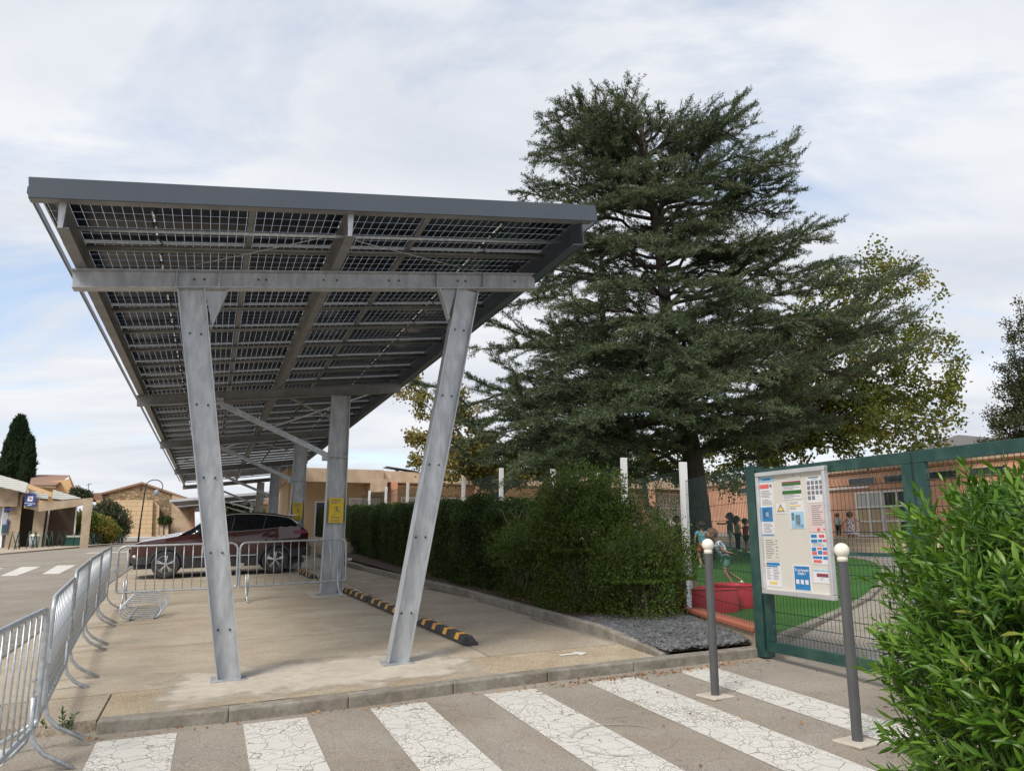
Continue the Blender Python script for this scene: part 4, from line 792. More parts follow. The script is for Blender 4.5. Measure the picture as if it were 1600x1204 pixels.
# ------------------------------------------------------------------ cars
def smooth(x, pts):
    for (a, ya), (b, yb) in zip(pts[:-1], pts[1:]):
        if x <= b:
            f = min(max((x-a)/(b-a), 0), 1); f = f*f*(3-2*f)*.5+f*.5; return ya+(yb-ya)*f
    return pts[-1][1]
def make_car(name, label, loc, rz, paint, roofm, detail=True):
    c = root(name, label, 'car', loc, rz); Lc = 4.42; WH = [(.87, .335), (3.55, .335)]
    # x: 0 front .. 4.42 rear ; y half width ; z up
    belt = [(0, .74), (.10, .86), (.30, .93), (.75, .99), (1.20, 1.05), (1.55, 1.09), (2.2, 1.10), (3.1, 1.14), (3.8, 1.20), (4.25, 1.20), (4.42, 1.02)]
    low = [(0, .42), (.12, .36), (.5, .36), (1.3, .36), (3.1, .36), (4.0, .40), (4.3, .44), (4.42, .56)]
    wid = [(0, .60), (.10, .74), (.35, .86), (.8, .915), (2.2, .905), (3.6, .92), (4.15, .86), (4.35, .77), (4.42, .68)]
    def arch(x, rr=.40):
        for wx, wz in WH:
            if abs(x-wx) < rr: return wz+math.sqrt(rr*rr-(x-wx)**2)
        return 0
    clad = lambda x: max(smooth(x, [(0, .50), (.4, .56), (1.3, .56), (3.1, .56), (3.9, .60), (4.42, .66)]), 0)
    xs = sorted(set([round(Lc*i/88, 4) for i in range(89)]+[wx+e*.40 for wx, _ in WH for e in (-1, 1)]+[wx+e*.399 for wx, _ in WH for e in (-1, 1)]))
    def side(zlo, zhi, off=0, nrow=7):
        mb = MB()
        for sg in (-1, 1):
            def fn(x, r):
                a, b = zlo(x), zhi(x); b = max(a, b); z = a+(b-a)*r; w = smooth(x, wid)+off; zz = (z-.36)/.8
                y = w*(1-.03*(1-min(zz*2.2, 1))**2-.055*max(zz-.6, 0)**1.3*1.8) + .012*math.exp(-((z-.90)/.035)**2)
                return (x, sg*y, z)
            mb.grid(fn, xs, frange(0, 1, nrow))
        return mb
    bz = lambda x: smooth(x, belt)
    mb = side(lambda x: max(clad(x), arch(x, .44)), bz)
    def hood(x, v):
        w = smooth(x, wid)*.945; z = bz(x); cr = .055*(1-(v)**2)*min(1, x*4) ; return (x, v*w*.985, z+cr-.0)
    mb.grid(hood, [x for x in xs if x <= 1.75], frange(-1, 1, 11))
    mb.grid(lambda x, v: hood(x, v), [x for x in xs if x >= 3.9], frange(-1, 1, 7))
    # nose and tail
    for x0 in (0, 4.42):
        z0, z1 = (.52, .74) if x0 == 0 else (.66, 1.02); w = .585 if x0 == 0 else .665
        mb.grid(lambda y, z: (x0+(-.05 if x0 == 0 else .05)*(1-(y/w)**2)*.9, y, z), frange(-w, w, 9), frange(z0, z1, 5))
    b = mb.build('body', paint, c, True); b.modifiers.new('e', 'EDGE_SPLIT').split_angle = .6
    # black cladding: sills, arch trims, bumpers
    mb = side(lambda x: max(smooth(x, low)-.14*(1.25 < x < 3.15), arch(x, .375)), lambda x: max(clad(x), arch(x, .445)), .006, 3)
    for x0 in (0, 4.42): 
        z0, z1 = (.30, .53) if x0 == 0 else (.40, .67); w = .60 if x0 == 0 else .68
        mb.grid(lambda y, z: (x0+(-.05 if x0 == 0 else .05)*(1-(y/w)**2)*.9, y, z), frange(-w, w, 9), frange(z0, z1, 3))
    mb.box((2.21, 0, .30), (4.2, 1.40, .12)); cl = mb.build('cladding', M['rubber'], c, True, False); cl.modifiers.new('e', 'EDGE_SPLIT').split_angle = .5
    # greenhouse
    rf = [(1.02, 1.02), (1.35, 1.20), (1.75, 1.43), (2.05, 1.55), (2.5, 1.615), (3.0, 1.61), (3.5, 1.56), (3.92, 1.48), (4.12, 1.32), (4.30, 1.14)]
    gx = frange(1.05, 4.29, 60)
    def inset(x, r): w = smooth(x, wid)*.93; return w*(1-.20*r**1.25)
    mb = MB()
    for sg in (-1, 1): mb.grid(lambda x, r: (x, sg*inset(x, r*min(1, (smooth(x, rf)-bz(x))/.45)), bz(x)-.01+(smooth(x, rf)-.035-bz(x))*r), [x for x in gx if 1.3 <= x <= 4.22], frange(0, 1, 6))
    mb.build('side_glass', M['carglass'], c, True, False)
    top = lambda x, v: (x, v*inset(x, min(1, max(0, (smooth(x, rf)-bz(x))/.45)))*1.0, smooth(x, rf)-.035*v*v)
    MB().grid(top, frange(1.98, 3.95, 24), frange(-1, 1, 11)).build('roof', roofm, c, True)
    MB().grid(top, frange(1.05, 1.975, 14), frange(-.97, .97, 11)).build('windscreen', M['carglass'], c, True)
    MB().grid(top, frange(3.955, 4.29, 8), frange(-.95, .95, 11)).build('rear_window', M['carglass'], c, True)
    for sg in (-1, 1):
        def tp(x, e=0): v = top(x, sg); return (v[0], v[1]+sg*e, v[2]+e)
        MB().tube([tp(x, .006) for x in frange(1.1, 4.2, 30)], .013, 6).build('roof_trim', M['chrome'] if detail else roofm, c, True)
        MB().tube([tp(x, .03) for x in frange(2.1, 3.9, 20)], .014, 6).build('roof_rail', M['black'], c, True)
        # window line trim, pillars
        MB().tube([(x, sg*(inset(x, 0)+.02), bz(x)+.008) for x in frange(1.45, 3.75, 24)], .009, 6).build('window_trim', M['chrome'], c, True)
        for xp in (2.42, 3.22): MB().tube([(xp+(.10)*r, sg*(inset(xp, r)+.004), bz(xp)+(smooth(xp, rf)-.03-bz(xp))*r) for r in frange(0, 1, 5)], .022, 6).build('pillar', M['black'], c, True)
        m1 = MB().ball((1.62, sg*1.03, 1.13), .10, 12, 8, (.8, 1, .75)); m1.bar((1.66, sg*.86, 1.07), (1.64, sg*.97, 1.10), .05, .04); m1.build('mirror', M['black'], c, True)
        mb = MB().ball((1.585, sg*1.035, 1.14), .09, 12, 8, (.5, 1.0, .55)).build('mirror_cap', M['chrome'], c, True)
        # lamps
        m1 = MB().grid(lambda x, r: (x, sg*(smooth(x, wid)*.985+.012), .80+.035*x/.5*1.5+(.02+.055*(1-x/.62))*r), frange(.13, .60, 8), (0, 1)); m1.build('headlight', M['lampglass'], c, True)
        m1 = MB().grid(lambda x, r: (x, sg*(smooth(x, wid)*.985+.014), 1.02+.10*r-.03*(4.4-x)), frange(4.02, 4.38, 7), (0, 1)); m1.build('tail_light', M['pdred'], c, True)
        MB().ball((.14, sg*.73, .56), .07, 10, 6, (1, .6, .7)).build('fog_light', M['chrome'], c, True)
        for xh in (2.30, 3.18): MB().bar((xh, sg*.925, .985), (xh+.17, sg*.925, .99), .03, .025).build('door_handle', paint, c)
        for xd in (1.42, 2.45, 3.28): MB().tube([(xd+.02*math.sin(r*3), sg*(smooth(xd, wid)*(1-.03*(1-min(((.60+r*.50)-.36)/.8*2.2, 1))**2)+.002), .60+r*.47) for r in frange(0, 1, 6)], .004, 4).build('door_gap', M['black'], c)
        MB().bar((1.5, sg*.925, .50), (3.05, sg*.925, .50), .02, .02).build('sill_trim', M['chrome'], c)
    MB().bar((4.02, -.62, 1.52), (4.02, .62, 1.52), .20, .03).build('spoiler', M['alu'], c)
    MB().bar((-.045, -.45, .70), (-.045, .45, .70), .02, .09).build('grille', M['black'], c)
    MB().bar((-.06, -.5, .33), (-.06, .5, .33), .04, .035).build('bumper_trim', M['chrome'], c)
    MB().bar((4.49, -.26, .80), (4.49, .26, .80), .012, .11).build('number_plate', M['paper'], c)
    for wx, wz in WH:
        for sg in (-1, 1):
            w = MB(); pr = [(.225, -.10), (.31, -.105), (.342, -.08), (.347, 0), (.342, .08), (.31, .105), (.225, .10)]
            n = 36; vs = [(wx+r*math.cos(2*math.pi*j/n), sg*.80+y, .347+r*math.sin(2*math.pi*j/n)) for r, y in pr for j in range(n)]
            w.add(vs, [(i*n+j, i*n+(j+1) % n, (i+1)*n+(j+1) % n, (i+1)*n+j) for i in range(6) for j in range(n)]); w.add(vs[:n]+vs[-n:], [tuple(range(n))])
            ty = w.build('wheel', M['rubber'], c, True); ty.modifiers.new('e', 'EDGE_SPLIT').split_angle = .7
            m1 = MB(); n = 32; vs = [(wx+r*math.cos(2*math.pi*j/n), sg*y, .347+r*math.sin(2*math.pi*j/n)) for r, y in ((.232, .895), (.215, .90), (.205, .85), (.03, .84)) for j in range(n)]
            m1.add(vs, [(i*n+j, i*n+(j+1) % n, (i+1)*n+(j+1) % n, (i+1)*n+j) for i in range(3) for j in range(n)]); m1.build('rim', M['rimdark'], ty, True)
            m1 = MB()
            for k in range(5):
                a = 2*math.pi*k/5+.3
                for e in (-.12, .12):
                    m1.bar((wx+.04*math.cos(a), sg*.895, .347+.04*math.sin(a)), (wx+.213*math.cos(a+e), sg*.888, .347+.213*math.sin(a+e)), .022, .026, (0, 1, 0))
                m1.bar((wx, sg*.896, .347), (wx+.12*math.cos(a), sg*.893, .347+.12*math.sin(a)), .03, .035, (0, 1, 0))
            m1.ball((wx, sg*.90, .347), .035, 10, 6, (1, .4, 1)); m1.tube([(wx+.222*math.cos(2*math.pi*j/28), sg*.893, .347+.222*math.sin(2*math.pi*j/28)) for j in range(28)], .009, 5, True)
            m1.build('spokes', M['chrome'], ty)
    return c
cz = Gz(.4, 22.3)
car = make_car('parked_car', 'dark red family car with black roof and silver trim parked under the carport', P(-1.85, 22.42, Gz(-1.85, 22.4)+.0), ROT, M['carred'], M['black'])
car.rotation_euler = (0, -math.atan(.0318), ROT)
c2 = make_car('parked_car', 'dark grey car mostly hidden behind the dark red one', P(-1.5, 27.6, Gz(-1.5, 27.6)), ROT, M['cargrey'], M['cargrey'], False); c2.rotation_euler = (0, -math.atan(.0318), ROT)
q = at(98, 853, 47); c3 = make_car('parked_car', 'bright red small car parked behind the concrete pergola', (q.x-1.2, 47.5, 1.15), .15, M['carred2'], M['carred2'], False); c3.scale = (.9, .9, .9)
# ------------------------------------------------------------------ people
def skinmesh(name, V, E, R, m, sub=1):
    me = bpy.data.meshes.new('t'); me.from_pydata([tuple(v) for v in V], E, []); o = bpy.data.objects.new('t', me); COL.objects.link(o)
    sk = o.modifiers.new('s', 'SKIN'); sk.use_smooth_shade = True
    for i, r in enumerate(R): me.skin_vertices[0].data[i].radius = (r, r) if not isinstance(r, tuple) else r
    me.skin_vertices[0].data[0].use_root = True
    sb = o.modifiers.new('u', 'SUBSURF'); sb.levels = sub; sb.render_levels = sub
    dg = bpy.context.evaluated_depsgraph_get(); dg.update(); ev = o.evaluated_get(dg); r = bpy.data.meshes.new_from_object(ev); r.name = name
    bpy.data.objects.remove(o); r.materials.clear(); r.materials.append(m); r.polygons.foreach_set('use_smooth', [True]*len(r.polygons)); return r
def person(label, loc, face, h, J, skin, shirt, bottom, hair, dress=False, longleg=False, lean=0, longhair=False):
    """J overrides joints (units of height), body faces local -y"""
    D = dict(pel=(0, 0, .50), ch=(0, 0, .68), nk=(0, 0, .80), hd=(0, -.01, .90),
             ls=(.085, 0, .775), le=(.125, .01, .63), lh=(.13, -.03, .49), rs=(-.085, 0, .775), re=(-.125, .01, .63), rh=(-.13, -.03, .49),
             lp=(.045, 0, .48), lk=(.05, -.01, .27), la=(.05, .01, .05), lt=(.055, -.075, .022), rp=(-.045, 0, .48), rk=(-.05, -.01, .27), ra=(-.05, .01, .05), rt=(-.055, -.075, .022))
    D.update(J); K = list(D); V = [Vector(D[k])*h for k in K]; ix = {k: i for i, k in enumerate(K)}
    R = dict(pel=.062, ch=.066, nk=.026, hd=.03, ls=.03, le=.021, lh=.015, rs=.03, re=.021, rh=.015, lp=.045, lk=.03, la=.02, lt=.018, rp=.045, rk=.03, ra=.02, rt=.018)
    E = [(ix[a], ix[b]) for a, b in (('pel', 'ch'), ('ch', 'nk'), ('nk', 'hd'), ('ch', 'ls'), ('ls', 'le'), ('le', 'lh'), ('ch', 'rs'), ('rs', 're'), ('re', 'rh'), ('pel', 'lp'), ('lp', 'lk'), ('lk', 'la'), ('la', 'lt'), ('pel', 'rp'), ('rp', 'rk'), ('rk', 'ra'), ('ra', 'rt'))]
    p = root('person', label, 'person', loc, face); p.scale = (1.22, 1.18, 1.05)
    me = skinmesh('body', V, E, [R[k]*h for k in K], skin)
    b = bmesh.new(); b.from_mesh(me)
    ex = MB(); hd = Vector(D['hd'])*h
    ex.ball(hd, .082*h, 16, 12, (.86, .98, 1.1)); ex.ball(hd+Vector((0, -.083*h, -.01*h)), .013*h, 8, 6, (1, 1.3, 1.3))
    for sg in (-1, 1): ex.ball(hd+Vector((sg*.070*h, 0, -.01*h)), .016*h, 8, 6, (.5, 1, 1.3))
    ex.ball(hd+Vector((0, -.074*h, -.042*h)), .012*h, 8, 6, (1.7, .5, .5))
    for a, w in (('le', 'lh'), ('re', 'rh')):
        d = (Vector(D[w])-Vector(D[a])).normalized(); w0 = Vector(D[w])*h; sdv = d.cross(Vector((0, 1, .01))).normalized(); up = d.cross(sdv)
        for k in range(4):
            o_ = sdv*(k-1.5)*.0085*h; ex.tube([w0+o_*.8, w0+o_+d*(.032+.004*(k in (1, 2)))*h, w0+o_+(d*.05+up*.012)*h], [.006*h, .005*h, .004*h], 5)
        ex.tube([w0, w0+sdv*.02*h+d*.014*h, w0+sdv*.026*h+d*.03*h], [.006*h, .005*h, .004*h], 5)
    bm2 = ex.mesh('x'); b.from_mesh(bm2); b.to_mesh(me); b.free(); me.polygons.foreach_set('use_smooth', [True]*len(me.polygons)); bpy.data.meshes.remove(bm2)
    link('body', me, p)
    lt_ = lambda a, b, f: Vector(D[a]).lerp(Vector(D[b]), f)*h
    if dress:
        n = 20; mbd = MB(); ch, pl = Vector(D['ch'])*h, Vector(D['pel'])*h; nk = Vector(D['nk'])*h
        rings = [(nk-Vector((0, 0, .015*h)), .045), (nk-Vector((0, 0, .035*h)), .085), (ch, .088), (pl+Vector((0, 0, .06*h)), .082), (pl-Vector((0, 0, .05*h)), .125), (pl-Vector((0, 0, .17*h)), .165)]
        vs = [(c.x+r*h*(1+.07*math.sin(5*2*math.pi*j/n)*(i > 3))*math.cos(2*math.pi*j/n), c.y+r*h*.72*(1+.07*math.sin(5*2*math.pi*j/n)*(i > 3))*math.sin(2*math.pi*j/n), c.z) for i, (c, r) in enumerate(rings) for j in range(n)]
        mbd.add(vs, [(i*n+j, i*n+(j+1) % n, (i+1)*n+(j+1) % n, (i+1)*n+j) for i in range(len(rings)-1) for j in range(n)])
        mbd.build('dress', shirt, p, True)
    else:
        Vs = [Vector(D['pel'])*h+Vector((0, 0, -.01*h)), Vector(D['ch'])*h, lt_('ch', 'nk', .72), Vector(D['ls'])*h, lt_('ls', 'le', .62), Vector(D['rs'])*h, lt_('rs', 're', .62)]
        link('shirt', skinmesh('shirt', Vs, [(0, 1), (1, 2), (1, 3), (3, 4), (1, 5), (5, 6)], [r*h for r in (.078, .080, .04, .042, .040, .042, .040)], shirt), p)
        f = .95 if longleg else .75
        Vs = [Vector(D['pel'])*h+Vector((0, 0, .02*h)), Vector(D['lp'])*h, lt_('lp', 'lk', f)]+([lt_('lk', 'la', .9)] if longleg else []) ; k = len(Vs)
        Vs += [Vector(D['rp'])*h, lt_('rp', 'rk', f)]+([lt_('rk', 'ra', .9)] if longleg else [])
        Ee = [(0, 1), (1, 2), (0, k), (k, k+1)]+([(2, 3), (k+1, k+2)] if longleg else [])
        rr = [.074, .056, .042 if longleg else .050]+([.03] if longleg else []); rr += rr[1:]
        link('trousers' if longleg else 'shorts', skinmesh('legwear', Vs, Ee, [r*h for r in rr], bottom), p)
    mh = MB().ball(hd+Vector((0, .016*h, .022*h)), .088*h, 16, 12, (.93, .98, 1.03))
    if longhair: mh.ball(hd+Vector((0, .07*h, -.07*h)), .06*h, 12, 10, (.9, .5, 1.7))
    link('hair', mh.mesh('hair', hair, True), p)
    for sg in (-1, 1):
        MB().ball(hd+Vector((sg*.028*h, -.079*h, .008*h)), .0085*h, 8, 6).build('eye', M['cblack'], p)
        a, t = ('la', 'lt') if sg > 0 else ('ra', 'rt'); A, T = Vector(D[a])*h, Vector(D[t])*h
        link('shoe', skinmesh('shoe', [A+Vector((0, 0, -.012*h)), A.lerp(T, .5), T], [(0, 1), (1, 2)], [.029*h, .027*h, .025*h], M['white']), p)
    return p
def gp_(px, py, off=0):   # ground point under a pixel, yard level
    d = rayd(px, py); sx, sy = .02, .036; k = (off-CAMH)/(d.z-sx*d.x-sy*d.y); return CP+d*k
def yard(px, py): q = gp_(px, py); s, t, _ = ST(q); return P(s, t, Gz(s, t)+.02)
LEFT = math.pi/2*3   # body faces -y locally; rotate so it faces image-left (-x)
person('boy in white check shirt and green shorts running to the left past the bollard', yard(1134, 921), -math.pi/2+.1, 1.12,
       dict(pel=(0, .03, .50), ch=(0, -.06, .66), nk=(0, -.13, .765), hd=(0, -.18, .86), ls=(.085, -.10, .745), le=(.12, -.06, .60), lh=(.12, .10, .555), rs=(-.085, -.10, .745), re=(-.12, -.12, .60), rh=(-.11, -.22, .55),
            lp=(.045, .03, .48), lk=(.05, -.02, .27), la=(.05, .10, .06), lt=(.055, .03, .02), rp=(-.045, .04, .48), rk=(-.05, .05, .26), ra=(-.05, .25, .14), rt=(-.055, .28, .07)), M['skin2'], M['check'], M['cgreen'], M['hairbrown'])
person('boy in teal shirt and orange shorts seen from behind at the big trunk', yard(1099, 889), math.pi+.25, 1.12, dict(lk=(.05, -.06, .28), la=(.05, .04, .06), le=(.15, .02, .64), re=(-.15, .02, .64)), M['skin2'], M['teal'], M['corange'], M['hair'])
person('child in a navy dress standing on the far side of the green tub', yard(1060, 873), .35, 1.2, {}, M['skin2'], M['navy'], M['navy'], M['hair'], dress=True)
person('child in a white flowered dress half hidden by the edge of the hedge', yard(1030, 905), -1.2, 1.0, {}, M['skin'], M['flower2'], M['flower2'], M['hairbrown'], dress=True)
person('girl in grey top and pale trousers hugging another girl by the pink wall', yard(1143, 861), -1.9, 1.22, dict(le=(.12, -.12, .70), lh=(.05, -.26, .72), re=(-.12, -.12, .70), rh=(-.05, -.26, .70)), M['skin2'], M['cgrey'], M['clight'], M['hair'], longleg=True, longhair=True)
person('girl in beige top and black leggings being hugged by the pink wall', yard(1154, 863), 1.7, 1.12, dict(le=(.13, -.10, .68), lh=(.06, -.22, .66)), M['skin2'], M['cbeige'], M['cblack'], M['hair'], longleg=True, longhair=True)
person('child in dark red top, mostly behind the green gate post', yard(1167, 865), 1.6, 1.05, dict(le=(.13, -.10, .68), lh=(.08, -.22, .66), re=(-.13, -.10, .68), rh=(-.08, -.22, .66)), M['skin2'], M['cdkred'], M['cblack'], M['hair'])
person('girl in a white and red flowered dress stretching one arm to the right', yard(1332, 853), math.pi-.15, 1.15, dict(re=(-.20, 0, .72), rh=(-.33, -.02, .68), le=(.17, 0, .66), lh=(.2, 0, .56)), M['skin2'], M['floral'], M['floral'], M['hairbrown'], dress=True)
q = at_s(1311, 838, 25.6); person('small child in light blue top and black trousers by the salmon wall', Vector((q.x, q.y, 1.52)), 2.2, 1.0, {}, M['skin'], M['clblue'], M['cblack'], M['hairbrown'], longleg=True)
# red play tubs, green tub
def tub(name, lab, loc, rz, lx, ly, h, m):
    r = root(name, lab, 'tub', loc, rz); prof = [(1.0, 0), (1.04, h*.3), (1.02, h*.9), (1.0, h), (.90, h), (.86, h*.9), (.84, h*.15)]; n = 32
    def pt(k, j):
        a = 2*math.pi*j/n; c, s = math.cos(a), math.sin(a); x = lx*math.copysign(abs(c)**.6, c)*k[0]; y = ly*math.copysign(abs(s)**.6, s)*k[0]; return (x, y, k[1])
    mb = MB(); mb.add([pt(k, j) for k in prof for j in range(n)], [(i*n+j, i*n+(j+1) % n, (i+1)*n+(j+1) % n, (i+1)*n+j) for i in range(6) for j in range(n)]+[tuple(range(6*n, 7*n))])
    mb.build('tub_body', m, r, True); m1 = MB().tube([pt((1.0, h*.97), j) for j in range(n)], .018, 6, True); m1.build('rim', m, r, True); return r
tub('play_tub', 'red plastic play tub on the lawn behind the low brick wall, left one', P(7.15, 9.95, Gz(7.15, 9.95)+.0), ROT-.3, .44, .32, .36, M['playred'])
tub('play_tub', 'red plastic play tub next to the green gate post, right one', P(7.78, 10.15, Gz(7.78, 10.15)), ROT-.4, .30, .33, .36, M['playred'])
tub('play_tub', 'green round plastic tub on the lawn at the hedge end', gp_(1046, 897), 0, .40, .40, .36, M['playgreen'])
q = at(706, 835, 24); ph_ = root('play_house', 'small play frame with red ball and green roof behind the hedge', 'play frame', Vector((q.x, 24, .9)), 0)
MB().ball((-.5, 0, 1.35), .27, 14, 10).build('ball', M['playred'], ph_, True)
MB().tube([(-.25, 0, 1.5), (0, 0, 1.68), (.3, 0, 1.5), (.5, 0, 1.1)], [.12, .2, .2, .12], 10).build('roof', M['playgreen'], ph_, True)
for x in (-.45, .05, .4): MB().tube([(x, 0, 0), (x, 0, 1.35)], .06, 8).build('post', M['cbeige'], ph_, True)
# ------------------------------------------------------------------ school, front wing (plane t = 38) and right wing (plane s = 27)
def wingwin(parent, s0, s1, z0, z1, t, nx=2, nz=1, pane='windowglass', frame='white', fr=.07, org=None, axis=0):
    """window in plane t (axis 0, spans s) or plane s (axis 1, spans t)"""
    def V3(a, b, z): v = Vector((a, b, z)) if axis == 0 else Vector((b, a, z)); return v-org
    mb = MB()
    def bx(a0, a1, za, zb, d0, d1, mb_):
        p, q = V3(a0, d0, za), V3(a1, d1, zb); c = (p+q)/2; mb_.box(c, (abs(q.x-p.x), abs(q.y-p.y), abs(q.z-p.z)))
    for i in range(nx+1): a = s0+(s1-s0-fr)*i/nx; bx(a, a+fr, z0, z1, t-.06, t+.03, mb)
    for i in range(nz+1): z = z0+(z1-z0-fr)*i/nz; bx(s0+fr, s1-fr, z, z+fr, t-.055, t+.03, mb)
    w = mb.build('window', M[frame], parent)
    for i in range(nx):
        for k in range(nz):
            a0 = s0+(s1-s0-fr)*i/nx+fr; a1 = s0+(s1-s0-fr)*(i+1)/nx; b0 = z0+(z1-z0-fr)*k/nz+fr; b1 = z0+(z1-z0-fr)*(k+1)/nz
            mb = MB(); bx(a0, a1, b0, b1, t-.02, t, mb); pm_ = pane if isinstance(pane, str) else pane[(i+k*nx) % len(pane)]; mb.build('pane', M[pm_], w)
    return w
SO = P(15, 38, 1.3); so = Vector((15, 38, 1.3)); sch = root('school_building', 'long low school building with pale flat roof edge behind the fence and trees', 'building', SO)
def B(parent, name, m, s0, s1, t0, t1, z0, z1, org=so, bev=0):
    o = MB().box(((s0+s1)/2-org.x, (t0+t1)/2-org.y, (z0+z1)/2-org.z), (s1-s0, t1-t0, z1-z0)).build(name, M[m], parent)
    if bev: bevel(o, bev)
    return o
sx = lambda px, t=38: ST(at_t(px, 800, t))[0]
B(sch, 'wall', 'beigewall', 3.5, 31, 39.2, 46, .2, 4.22)
B(sch, 'roof_edge', 'beigefascia', 3.3, 8.0, 37.9, 46.5, 4.2, 4.86); B(sch, 'roof_edge', 'beigefascia', 8.01, 34, 38.1, 46.5, 4.28, 4.84)
B(sch, 'bracket', 'beigefascia', 7.35, 8.15, 37.7, 39.3, 3.75, 4.4)
for s in (8.6, 13.2, 18.2, 23.9, 27.6): B(sch, 'pillar', 'pinkwall', s-.16, s+.16, 38.0, 39.3, .4, 4.27)
B(sch, 'pillar', 'pinkwall', 29.3, 29.75, 38.0, 39.3, 1.2, 4.27)
B(sch, 'end_wall', 'pinkwall', 29.0, 33.5, 38.05, 38.9, 1.2, 4.27)
wingwin(sch, sx(492, 39), sx(512, 39), 1.5, 3.3, 39.14, 1, 1, org=so)
wingwin(sch, sx(545, 39), sx(594, 39), 2.4, 3.5, 39.14, 2, 1, 'blind', org=so)
wingwin(sch, 9.2, 12.9, 1.4, 3.6, 39.14, 3, 2, ['woodpanel', 'windowglass', 'woodpanel', 'blind'], org=so)
wingwin(sch, 13.6, 17.8, 1.4, 3.6, 39.14, 3, 2, ['blind', 'windowglass', 'woodpanel'], org=so)
wingwin(sch, 18.7, 23.5, 2.3, 4.1, 39.14, 3, 2, 'blind', org=so); B(sch, 'apron_panel', 'white', 18.7, 23.5, 39.1, 39.2, 1.5, 2.28)
wingwin(sch, 24.3, 27.2, 2.3, 4.1, 39.14, 2, 2, 'blind', org=so); B(sch, 'apron_panel', 'white', 24.3, 27.2, 39.1, 39.2, 1.5, 2.28)
wingwin(sch, 27.9, 28.9, 1.5, 4.1, 39.14, 1, 3, 'blind', org=so)
wingwin(sch, sx(1125), sx(1170), 3.35, 3.65, 38.0, 3, 1, 'windowglass', org=so)
m1 = MB().box((sx(628)-15, .5, 3.66), (1.7, .9, .03), Matrix.Rotation(.12, 3, 'Y')); m1.box((sx(622)-15, .5, 3.60), (.05, .7, .14)); m1.build('roof_panel', M['black'], sch)
wb = root('school_wing', 'salmon school wing with a strip of small windows and open white door', 'building', P(27.2, 24, 1.5)); wo = Vector((27.2, 24, 1.5))
B(wb, 'wall', 'pinkwall', 27, 30, 2, 37.5, 1.1, 4.42, wo); B(wb, 'roof_edge', 'beigefascia', 26.85, 30.2, 1.8, 37.4, 4.425, 4.60, wo)
t0 = 9.0
while t0 < 34:
    if not (26.6 < t0 < 27.0): wingwin(wb, t0, t0+1.5, 3.82, 4.16, 27.0, 1, 1, 'windowglass', 'beigefascia', .04, org=wo, axis=1)
    t0 += 1.98
B(wb, 'pipe', 'white', 26.9, 26.98, 25.2, 30.5, 3.68, 3.76, wo)
wingwin(wb, 24.55, 26.0, 1.56, 3.5, 26.98, 2, 3, ['woodpanel', 'woodpanel', 'woodpanel', 'woodpanel', 'blind', 'blind'], org=wo, axis=1)
wingwin(wb, 23.05, 24.5, 1.56, 3.5, 26.98, 2, 3, ['windowglass', 'woodpanel', 'windowglass', 'woodpanel', 'windowglass', 'windowglass'], org=wo, axis=1)
wingwin(wb, 14.5, 20.5, 1.9, 3.5, 26.98, 5, 2, 'windowglass', org=wo, axis=1)
# hipped grey roof behind the wing
rp = [at_s(1360, 712, 33), at_s(1640, 712, 33)]; a = rp[0]; b = rp[1]; ap = at_s(1497, 679, 37)
hr = root('hall_roof', 'building with a low hipped grey tiled roof behind the salmon wing', 'building', P(38, 24, 1.5), ROT); ho = Vector((38, 24, 1.5))
a_, b_, p_ = Vector(ST(a)), Vector(ST(b)), Vector(ST(ap)); zE = (a_.z+b_.z)/2
MB().add([Vector((33, b_.y, zE))-ho, Vector((33, a_.y, zE))-ho, Vector((45, a_.y, zE))-ho, Vector((45, b_.y, zE))-ho, p_-ho], [(0, 1, 4), (1, 2, 4), (2, 3, 4), (3, 0, 4)]).build('roof', M['greytiles'], hr)
B(hr, 'wall', 'pinkwall', 33.3, 44.7, b_.y+.3, a_.y-.3, 1, zE-.02, ho)
# ------------------------------------------------------------------ village on the left
def Q(pts, y, th, org):  # polygon in the vertical plane at depth y, th = thickness away from the camera
    return [at(px, py, y)-org for px, py in pts]
def plate(parent, name, m, pts, y, th, org):
    d = rayd(max(p[0] for p in pts), 835); d.z = 0; d = d*(th/d.y); return MB().slab(Q(pts, y, th, org), d).build(name, M[m], parent)
o1 = at(20, 860, 40.5); o1.z = .85; shop = root('shop', 'flat roofed shop with white slatted roof edge and cash machine at the left edge', 'shop', o1, 0)
plate(shop, 'roof_edge', 'shopwhite', [(-70, 722), (43.5, 754), (40, 769), (-70, 744)], 39.6, 5, o1)
plate(shop, 'wall_band', 'shopbeige', [(-70, 745), (29, 767), (27, 791), (-70, 790)], 40.4, 4.5, o1)
plate(shop, 'wall', 'atm', [(-70, 791), (12, 791), (5, 870), (-70, 870)], 40.9, 4, o1)
plate(shop, 'pillar', 'shopbeige', [(16, 791), (36, 770), (27, 856), (6, 857)], 40.6, 1.0, o1)
plate(shop, 'window_frame', 'white', [(4, 792), (7, 792), (2, 855), (-2, 855)], 40.7, .15, o1)
plate(shop, 'cash_machine', 'atm', [(4, 800), (14, 800), (9, 835), (1, 835)], 40.6, .25, o1)
plate(shop, 'screen', 'bingreen', [(3.5, 819), (8.5, 819), (7, 832), (2, 832)], 40.52, .06, o1)
plate(shop, 'sign', 'pnavy', [(6, 796), (17, 793), (24, 795), (6, 797.5)], 40.4, .1, o1)
plate(shop, 'sign', 'pnavy', [(10.5, 811), (14, 811), (10, 832), (8, 832)], 40.5, .06, o1)
o2 = at(90, 856, 41); o2.z = .9; rec = root('covered_passage', 'concrete passage with brown back wall and beam on tapered pillars', 'building', o2, 0)
plate(rec, 'back_wall', 'shopbrown', [(36, 790), (120, 790), (116, 852), (28, 856)], 43.4, .4, o2)
